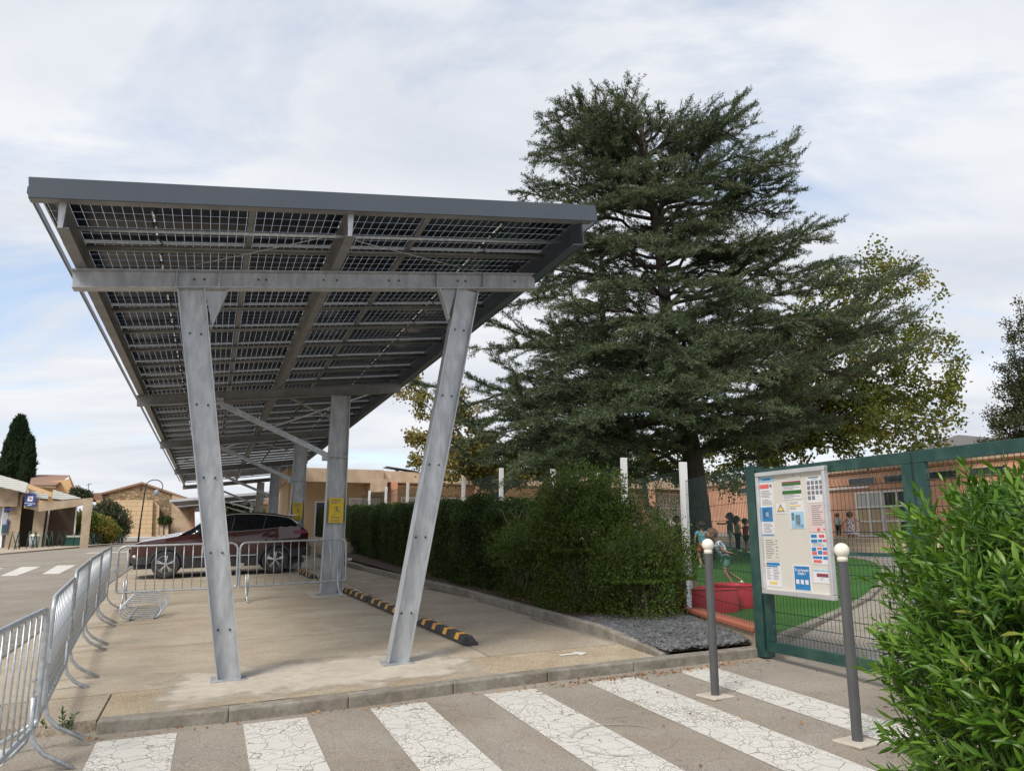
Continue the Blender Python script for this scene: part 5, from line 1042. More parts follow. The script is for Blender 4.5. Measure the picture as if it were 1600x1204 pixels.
plate(rec, 'pillar', 'shopbeige', [(54, 795), (72, 795), (64, 855), (47, 856)], 41.0, .9, o2)
plate(rec, 'beam', 'shopbeige', [(60, 786), (144, 777), (143, 784), (118, 791), (60, 799)], 39.8, .6, o2)
plate(rec, 'pillar', 'shopbeige', [(130, 783), (145.5, 778), (137, 857), (124, 857)], 39.4, .7, o2)
plate(rec, 'post', 'white', [(75.5, 797), (78, 797), (71, 853), (68, 853)], 41.8, .12, o2); plate(rec, 'post', 'white', [(118.5, 791), (121, 791), (116, 848), (113.5, 848)], 42.6, .12, o2)
plate(rec, 'sign_band', 'shopbeige', [(40, 776), (62, 779), (59, 797), (37, 793)], 40.0, .4, o2)
sg_ = plate(rec, 'sign', 'pnavy', [(39.5, 770), (57, 771.5), (54, 791), (38, 789.5)], 39.85, .1, o2)
plate(sg_, 'print', 'paper', [(44, 774.5), (52, 775), (50.5, 783), (42.5, 782.5)], 39.84, .008, o2); plate(sg_, 'print', 'pdred', [(46.5, 777.5), (49.5, 778), (49, 780), (46, 779.6)], 39.83, .008, o2)
plate(sg_, 'print', 'paper', [(38.5, 785), (55.5, 786.2), (55.4, 786.9), (38.4, 785.8)], 39.84, .008, o2); plate(sg_, 'print', 'plblue', [(43, 788.3), (50, 787), (49.5, 789), (43, 790)], 39.84, .008, o2)
for k in (0, 1): plate(rec, 'roof_edge', 'shopwhite', [[(83, 764.5), (127, 777.5), (97, 780.5), (81, 778)], [(45, 765), (76, 772), (75, 779), (43, 776)]][k], 41.5, 2.5, o2)
for i, px in enumerate((106.5, 113, 121)):
    q = at(px, 853.5, 41.2); bn = root('bin', ['dark green bin with pale lid, left of the three behind the bollards', 'dark green bin with pale lid, middle of the three behind the bollards', 'dark green bin with pale lid, right of the three against the pillar'][i], 'bin', q, 0, 'green bins under the passage')
    bevel(MB().box((0, 0, .24), (.26, .3, .48)).build('bin_body', M['bingreen'], bn), .02); bevel(MB().box((0, 0, .54), (.24, .3, .10)).build('lid', M['cream'], bn), .02)
q = at(52, 857, 40.4); bn = root('bin', 'pale grey round bin standing beside the concrete pillar', 'bin', q, 0); MB().lathe([(.20, 0), (.26, .6)], 16).build('bin_body', M['bingrey'], bn, True); MB().lathe([(.275, .6), (.27, .72), (.2, .75)], 16).build('lid', M['cream'], bn, True)
# village houses
def house(name, label, wall, org, parts):
    h_ = root(name, label, 'house', org, 0)
    for (nm, m, pts, y, th) in parts: plate(h_, nm, m, pts, y, th, org)
    return h_
o3 = at(80, 850, 60); o3.z = 1.1
hs = house('house', 'yellow house with terracotta tiled roof behind the shops', 'orange', o3, [('wall', 'orange', [(40, 757), (109, 748), (118, 775), (124, 840), (40, 840)], 58, 6), ('balcony_wall', 'beigewall', [(109, 762), (124, 763), (124, 775), (110, 773)], 57.5, 1.5), ('eaves', 'beigefascia', [(47, 757), (87, 759), (87, 761.5), (47, 760)], 56.6, 1.2), ('low_roof', 'orange', [(43, 755), (82, 769), (80, 776), (43, 762)], 52, 3)])
z_ = lambda px, py, y: at(px, py, y)-o3
MB().add([z_(46, 757, 56.5), z_(88, 757, 56.5), z_(108, 742, 61.5), z_(50, 741, 61.5), z_(46, 757.8, 56.5), z_(88, 757.8, 56.5), z_(109, 742.6, 61.5), z_(50, 742, 61.6)], [(0, 1, 2, 3), (0, 1, 5, 4), (1, 2, 6, 5)]).build('roof', M['tiles'], hs)
plate(hs, 'roof', 'tiles', [(108.5, 741.5), (119, 765), (116, 765), (107.5, 743.5)], 57.5, 6, o3)
o4 = at(215, 838, 62); o4.z = 1.45
sh = house('stone_house', 'rubble stone gable house with a walled yellow block front and low tiled roof', 'stone', o4, [('wall', 'stonewall', [(150, 836), (155, 771), (222, 754.5), (268, 771), (272, 836)], 62, 8),
   ('front_wall', 'blockwall', [(146, 838), (150, 781), (239, 781), (237, 838)], 58, 3.9), ('side_wall', 'blockwall', [(237.5, 838), (239.5, 781), (249, 790), (247.5, 838)], 58.3, 3.6),
   ('annex_wall', 'beigefascia', [(266, 838), (269, 773), (302, 782), (303, 838)], 61, 5), ('corner_band', 'pinkwall', [(298, 838), (298, 781), (304, 783), (305, 838)], 60.9, 5),
   ('roof_edge', 'tiles', [(128, 770.5), (158, 769.5), (222, 752.5), (305, 781), (304, 784), (222, 755.5), (158, 772.5), (128, 773)], 61.8, 8.5),
   ('roof', 'tiles', [(127, 771), (158, 770), (161, 780.5), (135, 780.5)], 61.0, 4), ('niche', 'black', [(219, 762), (222, 762), (222, 766), (219, 766)], 61.96, .1),
   ('pillar', 'beigefascia', [(249, 838), (249, 818), (252, 816), (255, 818), (255, 838)], 57, .6), ('pillar', 'beigefascia', [(257, 838), (257, 818), (260, 816), (263, 818), (263, 838)], 57, .6)])
o5 = at(400, 830, 90); o5.z = 1.4
house('house', 'distant beige house with a tiled roof seen under the carport', 'x', o5, [('wall', 'beigewall', [(348, 785), (372, 783), (372, 838), (346, 838)], 88, 6), ('wall', 'blockwall', [(372, 786), (480, 786), (480, 838), (372, 838)], 90, 6), ('roof', 'tiles', [(345, 776), (375, 774), (480, 768), (480, 787), (350, 787)], 87.5, 7), ('wall', 'beigewall', [(425, 796), (480, 796), (480, 800), (425, 800)], 84, .3)])
# aerial, lamp
ant = root('aerial', 'thin rooftop aerial above the tiled roofs', 'aerial', at(137, 771, 61), 0); MB().tube([(0, 0, 0), (0, 0, .85)], .025, 5).build('mast', M['black'], ant); MB().tube([(-.2, 0, .7), (.25, 0, .78)], .02, 5).build('crossbar', M['black'], ant)
LD = 46.0; q0 = at(216, 845, LD); hL = at(223, 760, LD).z-q0.z; lamp = root('street_lamp', 'slim dark street lamp with curled top in front of the stone house', 'street lamp', q0, 0)
MB().tube([(0, 0, 0), (.03, 0, 1.2), (.12, 0, hL-.3), (.14, 0, hL)]+[(.14+.52-.52*math.cos(math.radians(a)), 0, hL+.42*math.sin(math.radians(a))) for a in range(15, 230, 14)], [.06, .045, .04, .03]+[.028]*16, 8).build('pole', M['black'], lamp, True)
MB().lathe([(.02, .12), (.10, .05), (.16, -.02), (.11, -.26), (.03, -.30)], 10, (.84, 0, hL-.28)).build('lantern', M['bingrey'], lamp, True)
# green hoops along the pavement
for i, (px, py, hh) in enumerate([(20.5, 864.5, 32), (48, 862, 30.5), (73.5, 860, 29), (95, 858.5, 27), (117, 857, 24), (140, 855.5, 22), (151, 855, 21), (163, 853.5, 20), (175, 852, 19), (184, 851, 18)]):
    d_ = 38.3+i*.9; p0 = at(px, py, d_); hgt = hh*d_*.99/1170*1.02
    lab = ['left-most', 'second', 'third', 'fourth', 'fifth', 'sixth', 'seventh', 'eighth', 'ninth', 'tenth'][i]
    if i == 0:
        hp = root('parking_hoop', lab+' green tube hoop along the shop pavement, counted from the left', 'bollard', p0, .1, 'green tube hoops along the shop pavement'); h0 = hgt
        MB().tube([(-.24, -.05, 0), (-.16, 0, hgt), (.14, 0, hgt), (.02, -.05, 0)], .03, 6).build('hoop', M['greenpaint'], hp, True)
        MB().tube([(.14, 0, hgt), (.24, .12, 0)], .03, 6).build('strut', M['greenpaint'], hp, True); MB().tube([(-.13, .0, hgt-.1), (.04, .12, hgt*.3), (.06, .12, 0)], .025, 6).build('strut', M['greenpaint'], hp, True)
        hroot = hp
    else:
        o = copy_tree(hroot); o.location = p0; o.scale = (1, 1, hgt/h0); o['label'] = lab+' green tube hoop along the shop pavement, counted from the left'
# second carport further on
so2 = root('solar_carport', 'second solar carport far beyond the first, only its roof edges visible', 'carport', P(1, 58), ROT)
for k in range(3):
    t = 52+k*9
    bevel(MB().slab([(-3.4, t-58, 2.35), (2.9, t-58, 3.05), (2.9, t-50.5, 3.05), (-3.4, t-50.5, 2.35)], (0, 0, .14)).build('roof_panel', M['fascia'], so2), .01)
    MB().bar((-3.5, t-58.05, 2.43), (3.0, t-58.05, 3.13), .05, .16).build('fascia', M['alu'], so2)
    MB().bar((1.6, t-57, -.1), (1.9, t-57, 2.9), .2, .3, (0, 1, 0)).build('column', M['galv'], so2); MB().bar((-.6, t-57, 2.6), (1.6, t-57, 2.0), .1, .1).build('brace', M['galv'], so2)
# ------------------------------------------------------------------ vegetation
def polyline(p, q, bend, n=6, jit=.0, rnd=random):
    p, q = Vector(p), Vector(q); L_ = (q-p).length; out = []
    for i in range(n+1):
        f = i/n; v = p.lerp(q, f)+Vector(bend)*4*f*(1-f)
        if 0 < i < n: v += Vector((rnd.gauss(0, jit), rnd.gauss(0, jit), rnd.gauss(0, jit)))*L_
        out.append(v)
    return out
def interp(pl, f):
    k = f*(len(pl)-1); i = min(int(k), len(pl)-2); return pl[i].lerp(pl[i+1], k-i), (pl[i+1]-pl[i]).normalized()
class Wood:
    """limbs joined into one tapered mesh"""
    def __init__(s): s.mb = MB()
    def limb(s, pts, r0, r1, n=7): k = len(pts); s.mb.tube(pts, [r0+(r1-r0)*(i/(k-1))**.8 for i in range(k)], n)
def cedar(rt, trunk, tr, limbs, name='crown', dens=1.0):
    """limbs: (f along trunk, tip world, radius). foliage sprays in flat plates along every limb"""
    org = rt.location; wood = Wood(); C_, D_, L_, W_ = [], [], [], []
    tw = [v-org for v in trunk]; k = len(tw); wood2 = MB().tube(tw, [tr*(1-.82*(i/(k-1))) for i in range(k)], 14)
    wood2.build('trunk', M['bark'], rt, True)
    rnd = random.Random(5)
    twigs = []
    for (f, tip, r) in limbs:
        a, d = interp(tw, f); tip = Vector(tip)-org; ln = (tip-a).length
        hz = Vector((tip.x-a.x, tip.y-a.y, 0)); rise = tip.z-a.z
        pl = polyline(a, tip, (rnd.gauss(0, .03)*ln, rnd.gauss(0, .03)*ln, .05*ln if r < .085 else -.03*ln), 9, .024, rnd)
        wood.limb(pl, r, .015)
        side = hz.cross(Vector((0, 0, 1))).normalized() if hz.length > .01 else Vector((1, 0, 0))
        ns = int(ln*5.2*dens)+5
        for i in range(ns):
            g_ = .20+.80*(i+rnd.random())/ns if ln > 1.5 else rnd.random()
            p, dd = interp(pl, min(g_, .999)); sg = 1 if i % 2 else -1
            sl = (.34+.34*ln*(1-g_)*.6+.30*math.sin(math.pi*min(g_, 1)))*rnd.uniform(.45, 1.5); sl = min(sl, 2.0)
            dr = (dd*rnd.uniform(.45, .9)+side*sg*rnd.uniform(.5, 1.1)+Vector((0, 0, rnd.uniform(-.22, .26)))).normalized()
            q = p+dr*sl; sp = polyline(p, q, (0, 0, .05*sl), 3, .03, rnd)
            if sl > .5 and rnd.random() < .6: wood.limb(sp, .022, .006, 4)
            nt_ = int(5+sl*9)
            for j in range(nt_):
                h = (j+rnd.random())/nt_; pp, d2 = interp(sp, min(h, .999)); s2 = side*sg*.2+dd*rnd.uniform(-.2, .8)+Vector((rnd.gauss(0, .5), rnd.gauss(0, .5), rnd.uniform(-.28, .26)))
                d3 = (d2*.8+s2*.8).normalized(); twigs.append((pp, d3, rnd.uniform(.14, .36)))
        twigs.append((pl[-2], (pl[-1]-pl[-2]).normalized(), .45))
    wood.mb.build('limbs', M['bark'], rt, False)
    P_ = np.array([t[0] for t in twigs]); DD = np.array([t[1] for t in twigs]); LL = np.array([t[2] for t in twigs]); K = 19
    f = np.tile((np.arange(K)+.5)/K, len(P_)); Pi = np.repeat(P_, K, 0); Di = np.repeat(DD, K, 0); Li = np.repeat(LL, K)
    c = Pi+Di*(Li*f)[:, None]+RNG.normal(0, .012, (len(Pi), 3))
    d = Di*.7+RNG.normal(0, .55, (len(Pi), 3)); d[:, 2] += .25
    V = leaves(c, d, RNG.uniform(.060, .135, len(c)), RNG.uniform(.013, .026, len(c)))
    me = fastmesh(name, V, 4, M['cedar']); o = link('needles', me, rt); o['kind'] = 'stuff'; return o
rr = random.Random(3)
Yc = 22.5
base = at(1100, 874, Yc); base.z = Gz(*ST(base)[:2])-.05
cd = root('cedar_tree', 'huge dark green cedar with layered spreading branches and thick trunk behind the hedge', 'tree', base, 0)
trunk = [base, at(1091, 790, Yc), at(1083, 720, Yc), at(1068, 640, Yc), at(1050, 560, Yc), at(1040, 480, Yc), at(1032, 400, Yc), at(1020, 320, Yc), at(1010, 250, Yc), at(1000, 185, Yc)]
def fz(py): return min(max((874-py)/(874-185), .14), .97)
lim = []
def LM(px, py, dy, py0, r=.07):
    py0 = py+(py0-py)*(.85 if r > .085 else .42)
    lim.append((fz(py0), at(px, py, Yc+dy), r))
# silhouette and visible plates: tip pixel, depth offset, height of origin on the trunk
for a in [(905, 152, .5, 380, .09), (978, 138, -.5, 340, .07), (850, 190, 0, 370), (925, 170, -1, 330), (838, 245, .8, 400), (872, 215, -1.2, 380), (832, 285, -.5, 430), (895, 250, -2, 400),
          (868, 168, -.6, 330), (888, 176, .9, 320), (912, 196, -1.5, 330), (858, 208, .2, 350), (938, 178, .8, 300), (842, 225, -1, 380), (960, 150, .5, 280), (1160, 178, .9, 370), (1140, 190, -.6, 360), (1110, 205, .6, 320), (1215, 235, -.5, 430), (1225, 280, .2, 440),
          (1000, 172, .5, 260), (1040, 180, -.8, 270), (1072, 190, .8, 290), (950, 205, 1.5, 300), (1100, 235, 0, 330),
          (1150, 162, .3, 400, .10), (1172, 195, -1, 400, .06), (1130, 215, 1.2, 360), (1236, 218, .6, 450, .10), (1200, 262, -1, 420), (1246, 300, .8, 450, .08), (1245, 255, -1, 430), (1185, 330, 1, 430), (1150, 290, -1.5, 380), (1240, 330, -.4, 450),
          (1306, 345, .5, 520, .10), (1290, 375, -1.2, 520), (1245, 395, 1, 500), (1210, 375, -1, 480), (1422, 428, 1, 620, .12), (1380, 445, -1, 610, .08), (1335, 415, 2, 560), (1300, 440, 0, 560),
          (1458, 522, -.6, 655, .13), (1430, 488, 1.2, 640, .10), (1345, 545, -2, 650), (1385, 520, 1, 640), (1300, 600, -2.5, 690, .09), (1340, 620, -.5, 700), (1250, 670, -2, 715, .1), (1300, 660, 0.5, 710), (1190, 690, -2.5, 720), (1215, 640, -4, 690), (1270, 560, -4, 650), (1180, 590, -5, 660), (1235, 500, -3, 590),
          (845, 385, 0, 500, .08), (800, 425, .8, 540, .08), (775, 470, -.5, 570), (860, 330, -.8, 460), (810, 310, .6, 430), (880, 300, -2, 420),
          (742, 498, .5, 600, .1), (752, 545, -2, 630), (735, 590, 0, 650, .1), (645, 598, 1, 690, .12), (700, 640, -1.5, 700, .1), (722, 690, .5, 715), (760, 725, -1, 730), (790, 750, -2.2, 735), (838, 715, -3.2, 725), (700, 700, -.3, 715),
          (950, 445, -3.5, 520), (1000, 515, -4.5, 580), (895, 555, -4, 620), (1065, 560, -4.8, 620), (1005, 620, -5, 660), (925, 655, -5, 690), (1105, 615, -5, 670), (1150, 535, -4, 610), (875, 480, -3, 560), (1055, 395, -3, 470), (960, 375, -3, 460), (1000, 300, -2.5, 380), (1085, 300, -2.5, 390), (930, 320, -2.5, 400), (1125, 440, -3, 530), (1185, 465, -3, 560), (960, 600, -3.5, 640), (850, 610, -3, 660), (830, 540, -2, 620), (1050, 500, -3, 560), (820, 660, -3, 700), (880, 700, -3.5, 715), (1300, 500, -2, 610), (1100, 350, -2, 420), (1040, 250, -1.5, 330), (960, 270, -2, 350), (1060, 660, -4.5, 690), (1130, 670, -4, 700)]: LM(*a)
for i in range(58):   # fill all the way round, also behind
    f = rr.uniform(.24, .96); ang = rr.uniform(0, 2*math.pi); z = base.z+f*(trunk[-1].z-base.z); R_ = (6.4*(1-f)**.9+.7)*rr.uniform(.45, 1.0)
    lim.append((f-.03 if f > .3 else f, Vector((base.x-.9*f*2+math.cos(ang)*R_, base.y+abs(math.sin(ang))*R_*.9 if i % 3 else base.y+math.sin(ang)*R_*.8, z+rr.uniform(-.3, .7))), .06))
cedar(cd, trunk, .36, lim)
b2_ = at(946, 860, 27.5); b2_.z = Gz(*ST(b2_)[:2]); cd2 = root('cedar_tree', 'second slimmer dark conifer standing left of the huge cedar, mostly merged with it', 'tree', b2_, 0)
t2_ = [b2_, at(946, 740, 27.5), at(946, 640, 27.5), at(943, 540, 27.5), at(940, 430, 27.5), at(938, 350, 27.5)]; lim2 = []
for i in range(46):
    f = rr.uniform(.2, .97); ang = rr.uniform(0, 6.283); R_ = (4.6*(1-f)**.7+.7)*rr.uniform(.6, 1); z = b2_.z+f*(t2_[-1].z-b2_.z)
    lim2.append((f, Vector((b2_.x-.4+math.cos(ang)*R_, b2_.y+math.sin(ang)*R_, z+rr.uniform(-.3, .7))), .06))
for px, py in ((760, 640), (720, 660), (790, 735), (850, 740), (740, 720), (800, 600), (770, 560)): lim2.append((.3, at(px, py, 26.5), .07))
cedar(cd2, t2_, .24, lim2, dens=.85)
# broad-leaved trees
def broad(rt, trunk, tr, tips, m, leafL, nleaf, spread, barkm='bark2', sub=7, forks=(.9, 1.0), name='leaves'):
    org = rt.location; tw = [v-org for v in trunk]; k = len(tw); MB().tube(tw, [tr*(1-.45*i/(k-1)) for i in range(k)], 12).build('trunk', M[barkm], rt, True)
    wood = Wood(); rnd = random.Random(len(tips)); ctr = []; 
    for tip in tips:
        a, d = interp(tw, rnd.uniform(*forks)*.999); tip = Vector(tip)-org; ln = (tip-a).length
        pl = polyline(a, tip, (0, 0, .10*ln), 7, .03, rnd); wood.limb(pl, tr*.42*rnd.uniform(.6, 1), .012, 6)
        for i in range(sub):
            g_ = rnd.uniform(.35, 1); p, dd = interp(pl, g_*.999); dr = Vector((rnd.gauss(0, 1), rnd.gauss(0, 1), rnd.gauss(.15, .8))).normalized(); sl = rnd.uniform(.5, 1.3)*spread
            q = p+(dr+dd*.6).normalized()*sl; wood.limb([p, p.lerp(q, .5)+Vector((0, 0, .06)), q], .02, .006, 4)
            for j in range(5): ctr.append(p.lerp(q, rnd.uniform(.3, 1.05)))
        ctr += [tip]*2
    wood.mb.build('limbs', M[barkm], rt)
    Cn = np.array(ctr); idx = RNG.integers(0, len(Cn), nleaf); c = Cn[idx]+RNG.normal(0, .17*spread, (nleaf, 3)); d = RNG.normal(size=(nleaf, 3)); d[:, 2] -= .5
    V = leaves(c, d, RNG.uniform(.7, 1.2, nleaf)*leafL, RNG.uniform(.6, .9, nleaf)*leafL)
    o = link(name, fastmesh(name, V, 4, M[m]), rt); o['kind'] = 'stuff'; return o
def T(px, py, y): return at(px, py, y)
pb_ = T(1190, 850, 29); pb_.z = Gz(*ST(pb_)[:2]); pt_ = root('plane_tree', 'broad tree with yellowing green leaves behind the huge cedar on the right', 'tree', pb_, 0)
tips = [(1345, 402, 28), (1415, 405, 28), (1440, 445, 29), (1455, 495, 28), (1480, 565, 29), (1500, 602, 28), (1502, 658, 28), (1470, 640, 30), (1440, 690, 28), (1385, 695, 27), (1310, 700, 28), (1255, 700, 30), (1200, 690, 31), (1150, 715, 30), (1400, 600, 30), (1420, 540, 27), (1380, 480, 30), (1300, 430, 30), (1250, 470, 31), (1330, 520, 31), (1350, 640, 30), (1285, 640, 31), (1230, 600, 32), (1130, 740, 31), (1205, 730, 28), (1400, 650, 27), (1445, 620, 31), (1360, 570, 29), (1300, 580, 32), (1270, 530, 30), (1380, 440, 29), (1320, 470, 28), (1240, 560, 28), (1180, 640, 30), (1100, 700, 32), (1440, 580, 29), (1460, 680, 30), (1495, 635, 28), (1490, 590, 27.5), (1475, 530, 28), (1430, 420, 28), (1350, 430, 28), (1420, 680, 28), (1485, 665, 27.5), (1395, 560, 28)]
broad(pt_, [pb_, T(1190, 770, 29), T(1192, 720, 29), T(1205, 680, 29)], .34, [T(*a) for a in tips], 'plane', .155, 26000, 1.0, sub=9, forks=(.6, 1), barkm='bark')
pb_ = T(1060, 850, 34); pb_.z = 1.4; pt3 = root('plane_tree', 'green broadleaf tree filling the gap between the two conifer trunks', 'tree', pb_, 0)
broad(pt3, [pb_, T(1010, 790, 34), T(1005, 745, 34)], .2, [T(*a) for a in [(900, 735, 34), (960, 725, 33), (990, 745, 34), (1030, 725, 34), (1060, 745, 34), (1005, 700, 35), (940, 700, 35), (1130, 750, 33), (1150, 760, 34), (880, 700, 34), (850, 735, 35), (1110, 715, 34), (1040, 690, 33)]], 'plane', .15, 11000, .8)
pb_ = T(778, 858, 27); pb_.z = Gz(*ST(pb_)[:2]); pt2 = root('plane_tree', 'small yellow leaved tree with forked pale trunk behind the hedge', 'tree', pb_, 0)
tips = [(650, 622, 27), (642, 680, 27), (655, 720, 26.5), (690, 700, 28), (668, 650, 28), (705, 735, 26), (800, 700, 28), (840, 730, 27), (750, 690, 29), (850, 690, 28), (880, 730, 28), (640, 605, 28), (720, 640, 28), (700, 600, 29), (740, 735, 26.5), (780, 740, 28), (730, 700, 26), (810, 745, 26), (690, 670, 27)]
broad(pt2, [pb_, T(778, 800, 27), T(780, 775, 27)], .17, [T(*a) for a in tips], 'plane2', .12, 19000, .75, sub=7, forks=(.8, 1))
pb_ = T(1640, 850, 33); pb_.z = 1.3; pt4 = root('oak_tree', 'dark small leaved evergreen tree cut off by the right edge', 'tree', pb_, 0)
tips = [(1598, 495, 33), (1580, 530, 33), (1572, 575, 33), (1566, 620, 33), (1552, 660, 33), (1553, 690, 32), (1600, 560, 34), (1610, 610, 33), (1590, 650, 32), (1620, 520, 33), (1640, 560, 32), (1625, 660, 33), (1585, 710, 32), (1600, 740, 32), (1650, 620, 33), (1575, 600, 34), (1595, 690, 33), (1660, 500, 33), (1600, 720, 31.5), (1560, 735, 32), (1590, 760, 32), (1620, 700, 33)]
broad(pt4, [pb_, T(1640, 760, 33), T(1630, 700, 33)], .3, [T(*a) for a in tips], 'darktree', .10, 34000, .8, sub=12, forks=(.3, 1), barkm='bark')
# cypress
def conical(name, lab, x, y, z0, H_, R_, m, n, ll):
    rt = root(name, lab, 'tree', (x, y, z0), 0); MB().tube([(0, 0, 0), (0, 0, H_*.9)], [.2, .04], 8).build('trunk', M['bark'], rt)
    f = RNG.random(n)**.9; a = RNG.random(n)*6.283; lump = 1+.16*np.sin(a*3+f*9)+.12*np.sin(a*5-f*17)
    pr = np.where(f < .25, .75+f, 1.0)*np.clip((1-f)**.55, .02, 1)*R_*lump; r = pr*(1-.35*RNG.random(n)**2)
    c = np.stack([np.cos(a)*r, np.sin(a)*r, f*H_*(1+.02*np.sin(a*4))], 1); d = np.stack([np.cos(a)*.35, np.sin(a)*.35, np.ones(n)], 1)+RNG.normal(0, .25, (n, 3))
    o = link('foliage', fastmesh('foliage', leaves(c, d, RNG.uniform(.6, 1.3, n)*ll, ll*.35), 4, M[m]), rt); o['kind'] = 'stuff'
q = at(19, 760, 62); zt = at(21, 655, 62).z; conical('cypress_tree', 'tall dark cypress behind the shop roof, the taller left one', q.x, 62, 1, zt-1, 1.75, 'cypress', 22000, .38)
q = at(39, 760, 60); zt = at(41, 686, 60).z; conical('cypress_tree', 'shorter dark cypress growing against the right side of the taller one', q.x, 60, 1, zt-1, .85, 'cypress', 9000, .34)
def bushblob(name, lab, cat, pts, m, n, ll, sr, ww=.5, stems=True):
    c0 = sum((Vector(p[0]) for p in pts), Vector())/len(pts); zb = min(p[0].z-p[1]*.9 for p in pts); org = Vector((c0.x, c0.y, zb)); rt = root(name, lab, cat, org, 0)
    mb = MB(); rnd = random.Random(n)
    for p, r in pts:
        for k in range(3 if stems else 1): mb.tube([Vector((rnd.gauss(0, .1), rnd.gauss(0, .1), 0)), (p-org).lerp(Vector((0, 0, 0)), .4)+Vector((0, 0, .1)), p-org+Vector((rnd.gauss(0, r*.3), rnd.gauss(0, r*.3), r*.4))], [.04*sr, .03*sr, .008], 5)
    mb.build('stems', M['bark'], rt)
    cs = []; tot = sum(r*r for _, r in pts)
    for p, r in pts:
        k = int(n*r*r/tot); v = unit(RNG.normal(size=(k, 3))); rad = r*(1-.45*RNG.random(k)**1.6)*(1+.10*np.sin(v[:, 0]*7+v[:, 2]*9)+.08*np.sin(v[:, 1]*11)); cs.append(np.array(p-org)+v*rad[:, None])
    c = np.concatenate(cs); k = len(c); d = RNG.normal(size=(k, 3)); d[:, 2] += .6
    o = link('foliage', fastmesh('foliage', leaves(c, d, RNG.uniform(.6, 1.2, k)*ll, ll*ww), 4, M[m]), rt); o['kind'] = 'stuff'; return rt
bushblob('oleander_bush', 'dark oleander bush with pinkish flowers behind the concrete pergola', 'bush', [(at(170, 812, 47), 1.1), (at(182, 825, 47), .85), (at(160, 828, 47), .9), (at(165, 800, 47), .7)], 'flowerbush', 9000, .22, 1, .3)
bushblob('bright_bush', 'bright yellow green bush with orange tips beside the pergola pillar', 'bush', [(at(158, 826, 44.5), .75), (at(150, 815, 44.5), .5), (at(170, 830, 44.5), .6), (at(122, 818, 45), .7)], 'limebush', 5000, .18, 1, .6)
bushblob('bush', 'flowering shrub on the roof edge behind the shop', 'bush', [(at(120, 773, 50), .5), (at(133, 776, 50), .45)], 'flowerbush', 1800, .2, 1, .4)
bushblob('bush', 'pale green shrubs beyond the parked cars under the carport', 'bush', [(at(352, 802, 60), .8), (at(372, 801, 60), .7), (at(392, 802, 60), .8), (at(405, 806, 60), .6)], 'limebush', 5000, .2, 1, .6)
bushblob('bush', 'low dark clipped bush against the beige annex', 'bush', [(at(254, 813, 57), .33), (at(262, 813, 57), .33)], 'hedge', 1500, .12, 1, .6)
# ---- hedge: clipped row, lumpy, small leaves
def hedge_leaves(ca, n, ll, m, org, name='foliage'):
    d = RNG.normal(size=(n, 3)); d[:, 2] += .7; return fastmesh(name, leaves(ca-np.array(org), d, RNG.uniform(.7, 1.3, n)*ll, ll*.55), 4, M[m])
def loc2w(a):  # (n,3) s,t,height -> world
    s, t, h = a[:, 0], a[:, 1], a[:, 2]; z = .0318*s+.0261*np.minimum(t, 48)+h
    W3, U3 = np.array(Wv), np.array(U); o = s[:, None]*W3+t[:, None]*U3; o[:, 2] = z; return o
def noise1(s, t, k): return np.sin(s*2.1*k+1.3*t*k)+np.sin(t*3.3*k+.7)*.8+np.sin(t*1.1*k-s*2.7*k+2)*.9
he = root('hedge', 'long dark green clipped hedge running along the footpath kerb', 'hedge', P(5.6, 14), 0)
n = 300000; t = 13.9+(RNG.random(n)**1.8)*30; a = RNG.random(n)*math.pi*1.25-.55; lum = noise1(np.zeros(n), t, 1.0)*.06+noise1(a, t, 2.3)*.05
R0 = (1+lum*1.5-.36*RNG.random(n)**1.8)*(1-.12*np.abs(np.sin(t*1.25))**8); dip = -.10*np.abs(np.sin(t*1.25))**6-.14*np.exp(-((t-13.9)/.8)**2)
cs_, sn_ = np.cos(a), np.sin(a); hh = 1.77+dip+.10*noise1(np.zeros(n), t, .8)*.5
s_ = 5.72+np.sign(-cs_)*np.abs(cs_)**.55*.74*R0; h_ = .95+np.sign(sn_)*np.abs(sn_)**.5*(hh-.95)*R0; low_ = RNG.random(n) < .42
h_ = np.where(low_, RNG.random(n)*1.45+.02, h_); s_ = np.where(low_, 5.72-.70*R0*RNG.uniform(.75, 1.05, n), s_)
h_ = h_+np.where(RNG.random(n) < .05, RNG.random(n)*.16, 0)
c = loc2w(np.stack([s_, t, np.maximum(h_, .05)], 1)); 
o = link('foliage', hedge_leaves(c, n, .052, 'hedge', he.location), he); o['kind'] = 'stuff'
mb = MB(); rnd = random.Random(9)
for i in range(90):
    t = 12.3+rnd.random()**1.6*30; s = 5.7+rnd.uniform(-.3, .3); p = P(s, t)-he.location; mb.tube([p, p+Vector((rnd.gauss(0, .12), rnd.gauss(0, .12), .8)), p+Vector((rnd.gauss(0, .25), rnd.gauss(0, .25), 1.6))], [.03, .02, .006], 5)
mb.build('stems', M['bark2'], he)
